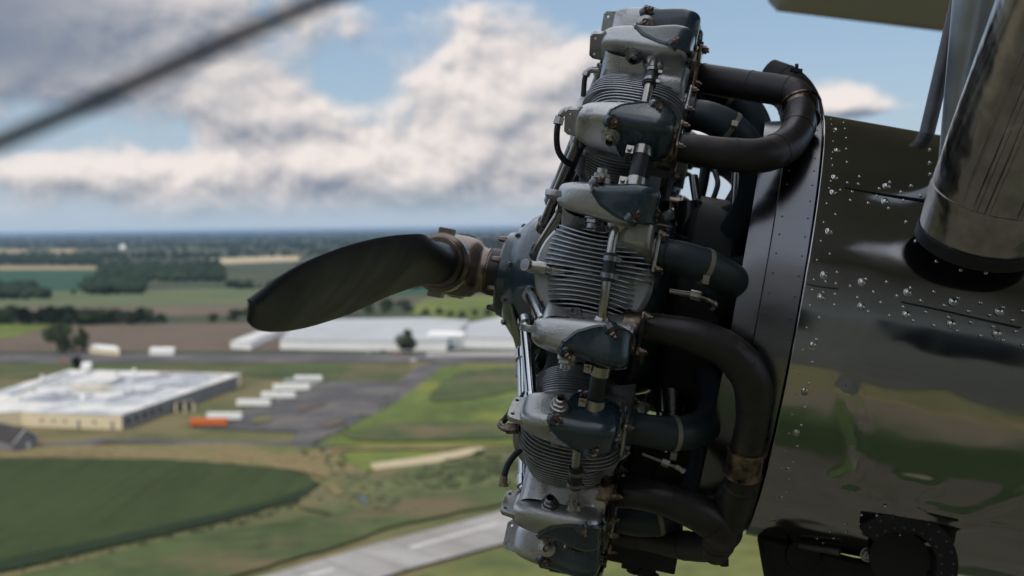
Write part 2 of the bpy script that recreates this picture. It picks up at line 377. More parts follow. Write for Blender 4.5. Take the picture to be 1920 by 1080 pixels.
def make_cylinder():
    m = MB()
    # barrel with fine fins
    m.mi = 1
    prof = [(.20, .080), (.225, .080), (.225, .072)]; y = .232
    while y < .375:
        prof += [(y, .070), (y + .0002, .086), (y + .0014, .086), (y + .0016, .070)]; y += .0046
    prof += [(.39, .072)]
    m.lathe(prof, (0, 0, 0), (0, 1, 0), 56)
    m.lathe([(.205, .098), (.222, .098), (.224, .09)], (0, 0, 0), (0, 1, 0), 36)
    # head with coarser fins
    m.mi = 0
    prof = [(.37, .07), (.375, .082)]; y = .385; i = 0
    while y < .503:
        r = .103 + .006 * math.sin((y - .38) / .12 * 3.14) ; prof += [(y, .083), (y + .0003, r), (y + .0020, r), (y + .0024, .083)]; y += .0072
    prof += [(.508, .078), (.515, .05), (.522, .0)]
    m.lathe(prof, (0, 0, 0), (0, 1, 0), 64)
    # dome fins standing between the two rocker boxes, along the engine axis
    t = -.078
    while t < .079:
        q = math.sqrt(max(.05, 1 - (t / .125) ** 2)); w = (.098 if t > 0 else .086) * q; pts = []
        xr = .104 if t > 0 else .080                       # the intake side runs farther aft
        for k in range(25):
            a = math.pi * k / 24; cx = math.cos(a)
            sx = (w if cx > 0 else xr)
            pts.append((se(cx, .75) * sx - .004, .455 + se(math.sin(a), .55) * (.103 * q)))
        th = .0011; vs = []; fs = []
        for (fx, fy) in pts:
            tt = t * (1 + 30 * fx * fx)                    # fins spread apart towards their ends
            vs += [(fx, .40, tt - th), (fx, fy, tt - th), (fx, fy, tt + th), (fx, .40, tt + th)]
        for i in range(len(pts) - 1):
            for k in range(3): fs.append((i*4+k, i*4+k+1, (i+1)*4+k+1, (i+1)*4+k))
        fs += [(0, 1, 2, 3), tuple(range(len(vs)-4, len(vs)))]
        m.add(vs, fs)
        t += .0079
    cyl = m.build('cylinder', [M['fin'], M['barrel']], plane, smooth=30)
    for sg in (1, -1):
        # housing: the box forward of the slanting joint, with its port neck
        bm = box_shape(sg)
        for v in bm.verts: v.co = warp(v.co)
        r = bmesh.ops.bisect_plane(bm, geom=bm.verts[:] + bm.edges[:] + bm.faces[:], plane_co=CP - CN*.006, plane_no=CN, clear_outer=True)
        ed = [e for e in bm.edges if e.is_boundary]; bmesh.ops.edgeloop_fill(bm, edges=ed)
        for v in bm.verts: v.co = warp(v.co, 1)
        place(bm, sg)
        # neck down to the head, lofted
        NV = 36; rings = []
        for (yy, cx, ct, hx, ht) in [(.566, -.005, .119, .076, .031), (.540, -.006, .110, .078, .035), (.508, -.008, .090, .081, .038), (.475, -.010, .066, .084, .036), (.44, -.010, .048, .082, .036), (.40, -.010, .040, .070, .036)]:
            ring = []
            for k in range(NV):
                a = 2 * math.pi * k / NV
                ring.append(bm.verts.new((cx + se(math.cos(a), .55) * hx, yy, (ct + se(math.sin(a), .6) * ht) * sg)))
            rings.append(ring)
        for i in range(len(rings) - 1):
            for k in range(NV):
                k2 = (k + 1) % NV; bm.faces.new((rings[i][k], rings[i][k2], rings[i+1][k2], rings[i+1][k]))
        bmesh.ops.recalc_face_normals(bm, faces=bm.faces)
        hs = bm_obj(bm, 'rocker_box', M['cast'], cyl)
        # squared plinth between the box and the pipe flange
        b = MB(); rg = []
        for (yy, x0, x1, t0, t1) in [(.44, -.026, -.098, .016, .10), (.50, -.024, -.098, .022, .12), (.535, -.022, -.097, .040, .13), (.555, -.026, -.092, .062, .14)]:
            if sg < 0: t0 += .028
            rg.append([(x0, yy, t0*sg), (x1, yy, t0*sg), (x1, yy, t1*sg), (x0, yy, t1*sg)])
        vs = [p for r_ in rg for p in r_]; b.add(vs, [(i*4+k, i*4+(k+1) % 4, i*4+4+(k+1) % 4, i*4+4+k) for i in range(3) for k in range(4)] + [(0, 1, 2, 3), (12, 13, 14, 15)])
        b.build('port_casting', M['cast'], cyl, bevel=.007, smooth=60)
        # port boss at the rear where the pipe bolts on
        b = MB(); pc = mir((-.100, .478, .058), sg) if sg > 0 else mir((-.100, .508, .092), sg)
        b.lathe([(-.03, .040), (.004, .040)], pc, (-1, 0, 0), 28); b.box(pc + Vector((-.006, 0, 0)), (.008, .086, .078))
        b.build('port_flange', M['cast'] if sg > 0 else M['exhaust_tan'], cyl, bevel=.003)
        for dy, dz in ((-.036, -.031), (.036, -.031), (-.036, .031), (.036, .031)):
            b = MB(); b.hexbolt(pc + Vector((-.010, dy, dz)), (-1, 0, 0), .006, .007); b.build('flange_nut', M['bronze'], cyl)
        # enamelled cover with a flange lip
        bm = box_shape(sg); bm.transform(Matrix.Scale(1.06, 4))
        for v in bm.verts: v.co = warp(v.co)
        bmesh.ops.bisect_plane(bm, geom=bm.verts[:] + bm.edges[:] + bm.faces[:], plane_co=CP - CN * .003, plane_no=CN, clear_inner=True)
        bm.verts.ensure_lookup_table()
        loop = [v for v in bm.verts if v.is_boundary]
        ctr = sum((v.co for v in loop), Vector()) / len(loop)
        for v in bm.verts:
            h = (v.co - CP).dot(CN) + .006
            if h > .003: 
                pl = v.co - CN * h; v.co = ctr + (pl - ctr) * (1 - .10 * min(1, h / .02)) + CN * (h * 1.10)
        e0 = [e for e in bm.edges if e.is_boundary]
        r = bmesh.ops.extrude_edge_only(bm, edges=e0); nv = [g for g in r['geom'] if isinstance(g, bmesh.types.BMVert)]
        for v in nv: v.co = ctr + (v.co - ctr) * 1.035 
        r = bmesh.ops.extrude_edge_only(bm, edges=[e for e in bm.edges if e.is_boundary]); nv2 = [g for g in r['geom'] if isinstance(g, bmesh.types.BMVert)]
        for v in nv2: v.co = v.co - CN * .0055
        lip = [v.co.copy() for v in nv]
        for v in bm.verts: v.co = warp(v.co, 1)
        place(bm, sg); cv = bm_obj(bm, 'rocker_cover', M['enamel'], cyl, 45)
        # cover bolts round the joint
        u = Vector((0, 1, 0)); u = (u - CN * u.dot(CN)).normalized(); w = CN.cross(u)
        for ang in (20, 95, 165, 235, 300):
            dirv = u * math.cos(R(ang)) + w * math.sin(R(ang)); best = max(lip, key=lambda q: (q - ctr).normalized().dot(dirv))
            q = best - (best - ctr).normalized() * .009 + CN * .004
            p = mir(warp(q, 1) + Vector(BC), sg); d = mir(CN, sg)
            b = MB(); b.lathe([(-.008, .0145), (.002, .0135), (.004, .011)], p, d, 20); 
            b.build('bolt_boss', M['enamel'], cyl)
            b = MB(); b.hexbolt(p + d * .004, d, .0074, .007); b.build('cover_bolt', M['bronze'], cyl)
        # rocker shaft caps on both faces
        for (tt, ax) in ((.088, -1), (.163, 1)):
            p = Vector((.010, .572, tt * sg)); d = Vector((0, .12, ax * sg)).normalized()
            b = MB(); b.lathe([(-.012, .019), (.001, .0175), (.002, .015)], p, d, 24); b.lathe([(.002, .0150), (.008, .0150), (.009, .013)], p, d, 6)
            b.lathe([(.008, .0105), (.017, .0100), (.018, .007), (.012, .0055)], p, d, 18, cap=False); b.build('shaft_cap', M['dark_tube'] if ax < 0 else M['steel'], cyl)
        # drilled lug at the front
        cu = bpy.data.curves.new('lug', 'CURVE'); cu.dimensions = '2D'; cu.fill_mode = 'BOTH'; cu.extrude = .0045; cu.bevel_depth = .0012
        def spl(pts):
            s2 = cu.splines.new('POLY'); s2.points.add(len(pts) - 1); s2.use_cyclic_u = True
            for q, pp in zip(s2.points, pts): q.co = (pp[0], pp[1], 0, 1)
        spl([(.070, .530), (.094, .532), (.1005, .538), (.1010, .582), (.096, .588), (.070, .592)])
        for hy in (.5415, .579): spl([(.0925 + .0042 * math.cos(a * .5236), hy + .0042 * math.sin(a * .5236)) for a in range(12)])
        to = bpy.data.objects.new('t', cu); COL.objects.link(to); bpy.context.view_layer.update()
        me = bpy.data.meshes.new_from_object(to); bpy.data.objects.remove(to)
        me.transform(Matrix.Translation((0, 0, .121 * sg))); me.materials.clear(); me.materials.append(M['cast']); me.name = 'lug'
        o = bpy.data.objects.new('lug', me); COL.objects.link(o); o.parent = cyl
        # pushrod tube with collars
        q0 = Vector((.150, .195, .040 * sg)); q1 = Vector((.066, .530, .108 * sg))
        b = MB(); dq = (q1 - q0)
        b.tube([q0, q1], .0125, 20); b.tube([q0 + dq * .02, q0 + dq * .09], .0165, 20); b.tube([q1 - dq * .085, q1 - dq * .02], .0160, 20)
        b.build('pushrod_tube', M['chrome'] if False else M['dark_tube'], cyl)
    # drain tube joining the two boxes over the dome
    b = MB(); pth = curve([(-.028, .563, .088), (-.030, .578, .070), (-.032, .585, .02), (-.035, .585, -.04), (-.036, .572, -.090)], 5)
    b.tube(pth, .0085, 16); b.lathe([(-.01, .024), (.004, .020), (.014, .014), (.018, .011)], (-.028, .562, .086), (0, .35, -1), 22); b.lathe([(-.01, .024), (.004, .018), (.016, .012), (.018, .010)], (-.036, .568, -.092), (0, .25, 1), 22)
    dt = b.build('drain_tube', M['steel'], cyl)
    b = MB(); b.tube([(-.0322, .586, .034), (-.0345, .586, -.016)], .0118, 20); b.build('rubber_sleeve', M['rubber'], cyl)
    for z_ in (.024, -.006):
        b = MB(); b.tube([(-.0330, .586, z_ + .0045), (-.0334, .586, z_ - .0045)], .0136, 24); b.box((-.047, .590, z_), (.010, .006, .008)); b.build('band_clamp', M['dark_tube'], cyl)
    return cyl
cyl0 = make_cylinder()
def copy_thing(o, parent):
    c = o.copy(); COL.objects.link(c); c.parent = parent
    for ch in o.children: copy_thing(ch, c)
    return c
cyls = []
for k in range(9):
    c = cyl0 if k == 0 else copy_thing(cyl0, plane)
    c.rotation_euler.x = TH0 + R(40 * k); cyls.append(c)
# chromed pushrod tubes on the cylinder pointing down towards the camera
for ch in list(cyls[8].children) + [q for q in cyls[0].children if q.name.startswith('pushrod')][1:]:
    if ch.name.startswith('pushrod'):
        ch.data = ch.data.copy(); ch.data.materials[0] = M['chrome']; ch['label'] = 'bright chromed pushrod tube'
def CY(k, x, r, t):     # point of cylinder k in aircraft axes
    a = TH0 + R(40 * k); return Vector((x, r * math.cos(a) - t * math.sin(a), r * math.sin(a) + t * math.cos(a)))
b = MB(); b.lathe([(.36, .1065), (.365, .1095), (.45, .1105), (.49, .108), (.50, .100)], (0, 0, 0), (0, 1, 0), 24, -38, 38, ref=(1, 0, 0), cap=False); b.build('baffle', M['cast'], cyls[0])
# ---- intake pipes (one per cylinder) and rubber hoses between neighbours
def make_intake():
    b = MB(); pts = curve([(-.108, .478, .058), (-.15, .478, .057), (-.20, .462, .05), (-.243, .42, .04), (-.262, .36, .03), (-.258, .29, .02), (-.235, .22, .01), (-.20, .16, .0)], 7)
    b.tube(pts, [.029 + .004 * min(1, i / 12) for i in range(len(pts))], 26); b.lathe([(-.012, .036), (0, .036), (.004, .031)], (-.118, .478, .058), (-1, 0, 0), 26)
    ip = b.build('intake_pipe', M['enamel_dull'], plane)
    i = 13; c = MB(); d = (pts[i+1] - pts[i-1]).normalized(); c.tube([pts[i] - d*.0045, pts[i] + d*.0045], .0345, 28)
    e = pts[i] + Vector((-.008, .03, -.026)); c.box(e, (.012, .008, .016)); c.build('band_clamp', M['tape'], ip)
    return ip
ip0 = make_intake()
for k in range(9):
    c = ip0 if k == 0 else copy_thing(ip0, plane); c.rotation_euler.x = TH0 + R(40 * k)
def clampband(p, d, r, side, parent, mt='steel'):
    b = MB(); d = d.normalized(); b.tube([p - d*.009, p + d*.009], r, 28, cap=False); b.tube([p - d*.009, p + d*.009], r - .0015, 28, cap=False)
    side = (side - d * side.dot(d)).normalized(); w = d.cross(side); rot = Matrix((side, d, w)).transposed()
    b.box(p + side * (r + .005), (.014, .016, .012), rot); b.tube([p + side * (r + .006) - w*.012, p + side * (r + .006) + w*.013], .0045, 10)
    o = b.build('hose_clamp', M[mt], parent)
    s2 = MB()
    for a in (-60, -30, 0, 30, 60, 90):
        nn = side * math.cos(R(a + 90)) + w * math.sin(R(a + 90)); tt = d.cross(nn); s2.box(p + nn * (r + .0002), (.0016, .010, .0050), Matrix((nn, d, tt)).transposed())
    return o, s2
for k in range(9):
    k2 = (k + 1) % 9      # hose from the lower box of k2 to the upper box of k
    p0 = CY(k2, -.050, .560, -.150); p1 = CY(k, -.050, .560, .150); d = p1 - p0
    mid = (p0 + p1) / 2 ; out = Vector((0, mid.y, mid.z)).normalized()
    b = MB(); b.tube(curve([p0, p0 + d*.2, mid + out*.004, p0 + d*.8, p1], 5), .0155, 22); h = b.build('rubber_hose', M['rubber'], plane)
    for f in (.20, .84):
        o, s2 = clampband(p0 + d*f, d, .0178, Vector((1, 0, 0)), h); s2.build('band_slot', M['black'], h)

# ---- exhaust pipes
def pipe(name, pts, rad, mt='exhaust', n=8, sleeves=(), label=None, parent=None):
    pp = curve([A(*p) for p in pts], n); b = MB(); rr = rad
    if isinstance(rad, (list, tuple)):
        rr = []
        for i in range(len(pp)):
            t = i / (len(pp) - 1) * (len(rad) - 1); j = min(int(t), len(rad) - 2); rr.append(lerp(rad[j], rad[j+1], t - j))
    b.tube(pp, rr, 36)
    for i in range(6, len(pp) - 3, 11):           # weld beads
        r_ = (rr[i] if isinstance(rr, list) else rr); d_ = (pp[i+1] - pp[i-1]).normalized(); b.tube([pp[i] - d_*.0016, pp[i] + d_*.0016], r_ + .0009, 36)
    o = b.build(name, M[mt], parent or plane, label=label)
    for (i0, i1, dr) in sleeves:
        s2 = MB(); rad2 = rr if not isinstance(rr, list) else rr[i0]
        s2.tube(pp[i0:i1+1], rad2 + dr, 36); s2.tube([pp[i0], pp[i0] + (pp[i0+1] - pp[i0]).normalized()*.004], rad2 + dr + .003, 36)
        s2.tube([pp[i1] - (pp[i1] - pp[i1-1]).normalized()*.004, pp[i1]], rad2 + dr + .003, 36); s2.build('slip_sleeve', M['exhaust_tan'], o)
    return o
pipe('exhaust_pipe', [(1290, 143, .10), (1330, 149, .12), (1400, 160, .15), (1455, 168, .18), (1492, 178, .20), (1503, 205, .22), (1500, 240, .25)], .0315, sleeves=((36, 44, .003),), label='straight exhaust pipe of the top cylinder')
pipe('exhaust_pipe', [(1262, 276, .44), (1300, 280, .44), (1370, 290, .43), (1430, 291, .41), (1475, 272, .35), (1497, 240, .28), (1502, 205, .23)], [.026, .028, .031, .0325, .033, .031, .030], label='exhaust pipe elbow curling up to the top pipe')
pipe('exhaust_pipe', [(1440, 150, -.12), (1475, 165, -.10), (1498, 195, -.08), (1505, 240, -.05), (1500, 300, -.03), (1480, 360, -.05)], .048, mt='black', label='dark collector pipe behind the top elbow')
pipe('exhaust_pipe', [(1208, 612, .49), (1250, 618, .49), (1310, 633, .49), (1370, 662, .48), (1408, 712, .46), (1412, 775, .43), (1399, 850, .40), (1388, 910, .37)], [.025, .027, .031, .034, .0355, .0345, .030, .031, .031], sleeves=((47, 53, .003),), label='large brown exhaust pipe curving down past the nacelle ring')
pipe('exhaust_pipe', [(1140, 922, .34), (1190, 925, .36), (1250, 937, .37), (1310, 962, .36), (1348, 985, .33), (1356, 1000, .30)], [.030, .030, .032, .035, .038, .038], label='low exhaust pipe of the cylinder pointing down')
pipe('exhaust_pipe', [(1390, 900, .37), (1383, 925, .36), (1366, 965, .33), (1352, 1000, .30), (1340, 1040, .26)], [.031, .034, .038, .040, .036, .034, .026], label='exhaust junction above the bottom drain')
pipe('exhaust_pipe', [(1160, 1000, .06), (1220, 1008, .10), (1280, 1022, .16), (1330, 1025, .24), (1350, 1010, .28)], .030, label='exhaust pipe of the bottom cylinder')
b = MB(); p = A(1358, 1048, .25); b.tube([A(1345, 1040, .25), p], .006, 8); b.lathe([(0, .009), (.014, .009)], p, (-.2, 0, -1), 6); b.build('drain_valve', M['black'], plane)
b = MB(); p = A(1493, 138, .0); b.tube([p, A(1494, 120, .0)], .004, 8); b.box(A(1493, 132, .0), (.026, .012, .008)); b.build('clamp_bolt', M['black'], plane)
# engine accessories behind the cylinders
m = MB(); m.lathe([(-.36, .425), (-.352, .425)], seg=64); m.build('firewall', M['black'], plane)
m = MB(); m.lathe([(-.34, .30), (-.325, .325), (-.295, .33), (-.28, .30), (-.295, .275), (-.325, .28), (-.34, .30)], seg=64, cap=False); m.build('mount_ring', M['black'], plane)
for k in range(9):
    a = TH0 + R(40 * k + 20)
    b = MB(); b.tube([(-.15, .19 * math.cos(a), .19 * math.sin(a)), (-.31, .30 * math.cos(a), .30 * math.sin(a))], .014, 14); b.build('mount_strut', M['black'], plane)
for (px, py, Y, l, r_) in [(1290, 380, .10, .13, .03), (1330, 640, .12, .16, .035), (1260, 720, .15, .14, .028)]:
    p = A(px, py, Y); b = MB(); b.lathe([(0, r_), (l*.4, r_), (l*.42, r_*1.2), (l*.5, r_*1.2), (l*.52, r_*.8), (l, r_*.8)], p, (-.2, .1, -1), 24); b.build('accessory', M['dark_tube'], plane)
b = MB(); b.box(A(1310, 905, -.02), (.20, .24, .16)); b.lathe([(-.12, .07), (.0, .085), (.05, .07)], A(1300, 830, -.05), (.1, 0, -1), 28); b.build('carburettor', M['black'], plane, bevel=.012)
b = MB(); b.box(A(1235, 868, -.02), (.13, .2, .17)); b.lathe([(-.13, .20), (-.15, .245), (-.25, .245), (-.29, .17)]); b.build('blower_case', M['black'], plane, bevel=.01)
b = MB(); b.box(A(1380, 800, -.1), (.10, .3, .30)); b.build('oil_cooler', M['black'], plane, bevel=.02)
# sump hanging below
b = MB(); q = A(1210, 1010, .0); b.box(q, (.15, .14, .10)); b.box(A(1185, 1050, .02), (.04, .05, .035)); b.lathe([(0, .021), (.06, .021), (.065, .017)], A(1225, 1030, .02), (.15, 0, -1), 24)
b.lathe([(0, .012), (.02, .012)], A(1228, 1074, .02), (.15, 0, -1), 8); b.lathe([(0, .014), (.012, .014)], A(1188, 1065, .02), (.15, 0, -1), 8)
b.build('oil_sump', M['black'], plane, bevel=.006)
# braided pipes, leads and elbows at the front of the engine
def line(name, pts, r, mt, fit=(), parent=None, fm='steel'):
    pp = curve([A(*p) for p in pts], 7); b = MB(); b.tube(pp, r, 14); o = b.build(name, M[mt], parent or plane)
    for (i0, i1, rr) in fit:
        c = MB(); c.tube(pp[i0:i1+1], rr, 6 if rr > r*1.45 else 14); c.build('pipe_fitting', M[fm], o)
    return o
line('oil_line', [(1122, 132, .34), (1106, 132, .34), (1097, 145, .34), (1094, 175, .34), (1090, 207, .34)], .0052, 'rubber', ((0, 10, .0062), (10, 13, .0085)))
line('oil_line', [(1078, 207, .46), (1060, 208, .46), (1049, 222, .46), (1044, 250, .46), (1046, 280, .45), (1058, 300, .44), (1074, 310, .42)], .0058, 'rubber', ((0, 12, .0068), (13, 17, .0098)))
line('oil_line', [(1000, 722, .40), (985, 738, .40), (963, 766, .40), (948, 785, .40), (939, 796, .41), (948, 803, .42), (975, 803, .43)], .0062, 'rubber', ((26, 42, .0070), (36, 41, .0105)), fm='exhaust_tan')
line('oil_line', [(984, 836, .38), (966, 852, .38), (952, 872, .38), (945, 895, .38), (944, 912, .38)], .0064, 'rubber', ((20, 26, .0080), (25, 28, .0105)), fm='exhaust_tan')
line('spark_plug', [(1068, 510, .52), (1040, 507, .52), (1018, 503, .52), (995, 500, .52), (984, 496, .53)], .0098, 'dark_tube', ((2, 8, .0125), (12, 17, .0128), (17, 28, .0110)))
line('spark_plug', [(1255, 546, .44), (1280, 550, .44), (1305, 554, .44), (1325, 560, .44), (1340, 570, .44), (1336, 580, .43)], .0050, 'steel', ((11, 17, .0095), (22, 34, .0062)))
line('spark_plug', [(1205, 850, .40), (1235, 862, .40), (1255, 870, .40), (1275, 878, .40), (1284, 886, .40)], .0050, 'dark_tube', ((9, 14, .0085), (18, 27, .0065)))
line('wire', [(1228, 420, .50), (1250, 424, .49), (1268, 440, .45), (1290, 448, .38)], .0016, 'steel')
line('oil_line', [(1325, 300, -.1), (1318, 345, -.08), (1305, 400, -.05), (1300, 450, 0)], .012, 'rubber')
line('oil_line', [(1385, 320, .1), (1380, 420, .12), (1372, 560, .12), (1375, 680, .1)], .014, 'dark_tube')
line('wire', [(1290, 380, .05), (1320, 400, .05), (1345, 350, .0), (1340, 320, -.05)], .006, 'rubber')
line('oil_line', [(1300, 330, .05), (1310, 420, .08), (1300, 540, .1), (1320, 700, .1)], .010, 'dark_tube')
# ---- nacelle
NR = .455
m = MB(); seg = 120
NS = 300
rows_ = [(-.3742, .4300), (-.3746, .4478), (-.3750, .4484), (-.3752, .4540), (-.3760, .4548), (-.3772, NR), (-.3780, NR)] + [(-.385 - .012 * i, NR - .0002 * i) for i in range(1, 60)] + [(-1.25, .44), (-1.7, .42), (-2.1, .38), (-2.6, .25), (-3.1, .06)]
DENT = []
for (ln, am, wd) in [([(1586, 735), (1600, 790), (1612, 850), (1596, 885), (1560, 902), (1600, 925)], .0085, .011), ([(1695, 900), (1745, 912), (1712, 938), (1790, 968), (1840, 962), (1925, 925)], .0085, .012),
                     ([(1800, 992), (1860, 990), (1925, 1002)], .007, .012), ([(1520, 905), (1560, 922), (1650, 940)], .0030, .016), ([(1540, 700), (1545, 640), (1590, 622)], -.0012, .02)]:
    q = [NC(x, y, NR) for x, y in ln]; q = [p for p in q if p]; DENT.append((curve(q, 5), am, wd))
def dent(p):
    h = 0
    for ln, am, wd in DENT:
        d = min((p - q).length for q in ln)
        if d < wd * 3: h += am * math.exp(-(d / wd) ** 2)
    return h
vs = []; fs = []
from mathutils import noise as mn
for (x, r) in rows_:
    for k in range(NS):
        a = 2 * math.pi * k / NS; p = Vector((x, r * math.cos(a), r * math.sin(a)))
        if x < -.40 and -1.0 < x and -1.3 < (a if a < math.pi else a - 2*math.pi) < .6:
            lo = max(0, min(1, (-p.z + .05) / .25)); e = min(1, (-.40 - x) / .05)
            r2 = r + e * (dent(p) + (mn.noise(p * 9) * .0010 + mn.noise(Vector((p.x * 6, p.y * 14, p.z * 14)) + Vector((3, 1, 7))) * .0022 * lo))
            p = Vector((x, r2 * math.cos(a), r2 * math.sin(a)))
        vs.append(p)
for i in range(len(rows_) - 1):
    for k in range(NS): k2 = (k + 1) % NS; fs.append((i*NS + k, i*NS + k2, (i+1)*NS + k2, (i+1)*NS + k))
m.add(vs, fs)
S_A = [(680,85),(762,106),(685,118),(770,145),(700,165),(778,204),(694,226),(778,273),(690,297),(684,338),(782,358),(690,380),(1316,274),(1315,358),(1318,432),(1378,410),(862,450),(678,482),(785,490),(855,498),(668,527),(740,537),(990,527),(1058,485),(815,547),(1195,507),(1130,548),(1255,570),(975,574),(803,602),(1145,602),(918,620),(1050,652),(652,625),(708,694),(1162,740),(632,746),(615,865),(1223,864),(672,948),(590,988),(1357,995),(1513,1052),(1675,1070),(718,1065)]
B_A = [(715,152),(720,284),(703,456),(693,553),(1037,510),(1028,610),(665,803)]
S_B = [(570,153),(712,178),(645,165),(803,195),(905,150),(1037,168),(953,232),(558,218),(630,235),(706,245),(850,268),(1000,300),(1105,257),(1192,205),(1258,287),(1342,230),(545,318),(702,315),(918,358),(1057,384),(1145,327),(1210,415),(1290,360),(1410,318),(1497,270),(1565,355),(1640,300),(1342,446),(1437,394),(1492,480),(1580,425),(1643,511),(1702,380),(1787,330),(1847,412),(1723,453),(1867,484),(1787,541),(1915,352),(1915,570),(605,397),(523,462),(585,537),(500,606),(558,682),(475,750),(535,818),(453,885),(510,972),(430,1018)]
B_B = [(635,125),(615,268),(880,170),(875,327),(1173,236),(1163,378),(1465,295),(1455,437),(1762,358),(1748,500),(560,573),(508,868)]
S_C = [(488,110),(410,162),(462,245),(387,275),(437,347),(360,383),(410,460),(333,480),(390,540),(315,563),(358,621),(330,690),(875,690),(770,748),(670,796),(590,838),(1027,634),(975,694),(865,750),(778,797),(697,838),(628,870)]
B_C = [(457,158),(405,388),(360,572),(300,712)]
m.mi = 2
for L, oy, r_ in ((S_A, 200, .0030), (B_A, 200, .0062), (S_B, 480, .0031), (B_B, 480, .0066), (S_C, 765, .0031), (B_C, 765, .0060)):
    for (x, y) in L:
        p = NC(1360 + x / 3.4286, oy + y / 3.4286, NR - .002)
        if p is None: continue
        n = Vector((0, p.y, p.z)).normalized()
        if r_ > .005: m.lathe([(0, r_*1.25), (.0016, r_*1.2), (.002, r_*.95)], p, n, 20)
        m.dome(p + n*.0005, n, r_, r_*.62, 14)
# lap joints of the skin sheets
m.mi = 1
def seam(pts, w=.0009, h=.0010):
    q = []
    for (x, y) in pts:
        p = NC(x, y, NR); 
        if p: q.append(p)
    q = curve(q, 6); vs = []; fs = []
    for i, p in enumerate(q):
        n = Vector((0, p.y, p.z)).normalized(); t = (q[min(i+1, len(q)-1)] - q[max(i-1, 0)]).normalized(); s2 = n.cross(t)
        for (a, h2) in ((-w, -.004), (-w, h), (w, h), (w, -.004)): vs.append(p + s2*a + n*h2)
    for i in range(len(q) - 1):
        for k in range(3): fs.append((i*4+k, i*4+k+1, (i+1)*4+k+1, (i+1)*4+k))
    m.add(vs, fs)
seam([(1585, 351), (1640, 361), (1700, 370), (1745, 376)]); seam([(1513, 533), (1540, 538), (1572, 542)]); seam([(1690, 566), (1760, 580), (1840, 598), (1915, 614)])
nac = m.build('nacelle', [M['nac'], M['black'], M['rivet']], plane, smooth=40)
m = MB(); m.lathe([(-.262, .405), (-.262, .421), (-.270, .424), (-.304, .430), (-.306, .436), (-.312, .4365), (-.372, .4475), (-.374, .444), (-.31, .428), (-.27, .413), (-.262, .405)], seg=128, cap=False)
ring = m.build('cowl_ring', M['brushed'], nac, smooth=30)
m = MB()
for k in range(72):
    a = R(5 * k + 2)
    for x_, r_ in ((-.318, .4372), (-.364, .4455)): m.dome((x_, r_ * math.cos(a), r_ * math.sin(a)), (0, math.cos(a), math.sin(a)), .0022, .0016, 8)
m.build('ring_rivets', M['brushed'], nac)['kind'] = 'stuff'
# ---- struts: polished fairings running up to the wing
def strut(name, p0, p1, r0, r1, mt, parent, ell=1.0, dirv=None, seg=48, cap=True):
    """tapered streamlined tube; r = half width, ell = depth ratio"""
    p0, p1 = Vector(p0), Vector(p1); ax = (p1 - p0).normalized(); u = Vector(dirv or (1, 0, 0)); u = (u - ax*u.dot(ax)).normalized(); w = ax.cross(u)
    vs = []; fs = []; N = 14
    for i in range(N + 1):
        t = i / N; r = lerp(r0, r1, t)
        for k in range(seg):
            a = 2*math.pi*k/seg; vs.append(p0.lerp(p1, t) + u*math.cos(a)*r + w*math.sin(a)*r*ell)
    for i in range(N):
        for k in range(seg): fs.append((i*seg+k, i*seg+(k+1)%seg, (i+1)*seg+(k+1)%seg, (i+1)*seg+k))
    if cap: fs += [tuple(range(seg)), tuple(range(N*seg, (N+1)*seg))]
    b = MB(); b.add(vs, fs); return b.build(name, M[mt], parent or plane, smooth=60)
pa, pb = A(1842, 430, .47), A(2090, -150, .90)
pj = pa.lerp(pb, .145)
st = strut('strut_fairing', pa.lerp(pb, .145), pb, .112, .118, 'polish', plane, .62)
st['label'] = 'widest polished metal strut fairing beside the frame edge'
strut('fairing_collar', pa - (pb - pa)*.02, pj + (pb - pa)*.004, .106, .1145, 'polish', st, .62)
strut('rubber_gasket', pa - (pb - pa)*.055, pa - (pb - pa)*.014, .109, .1085, 'rubber', st, .66)
for (px, py) in ((1783, 382), (1918, 412)):
    d = RAT @ Vector(((px - 960) / F, -(py - 540) / F, -1)); q = A(px, py, .47 + .072); b = MB(); b.dome(q, (0, 1, .1), .0055, .003, 14); b.build('fastener', M['steel'], st)
# pressed beads along the fairing
for off, wd_ in ((-.064, .0020), (-.042, .0050), (-.022, .0050), (.030, .0040), (.052, .0022)):
    b = MB(); ax = (pb - pa).normalized(); u = Vector((-1, 0, 0)); u = (u - ax*u.dot(ax)).normalized(); w = ax.cross(u)
    if w.y < 0: w = -w
    pts = []
    for i in range(12):
        t = lerp(.155, 1, i/11); r = lerp(.112, .118, (t - .145)/.855); o_ = off * (1 - .0*t); pts.append(pa.lerp(pb, t) + u*o_ + w*(r*.62*math.sqrt(1 - (o_/r)**2) + .0005))
    b.tube(pts, wd_, 12); b.build('fairing_bead', M['polish'], st)
s2 = strut('strut_fairing', A(1775, 312, .33), A(1846, -60, .45), .016, .050, 'dullalu', plane, .8); s2['label'] = 'dull blue-grey strut fairing between the thin strut and the widest one'
strut('wing_strut', A(1726, 300, .02), A(1812, -60, -.10), .0155, .0185, 'barrel', plane, .8)['label'] = 'thin dark wing strut nearest the engine'
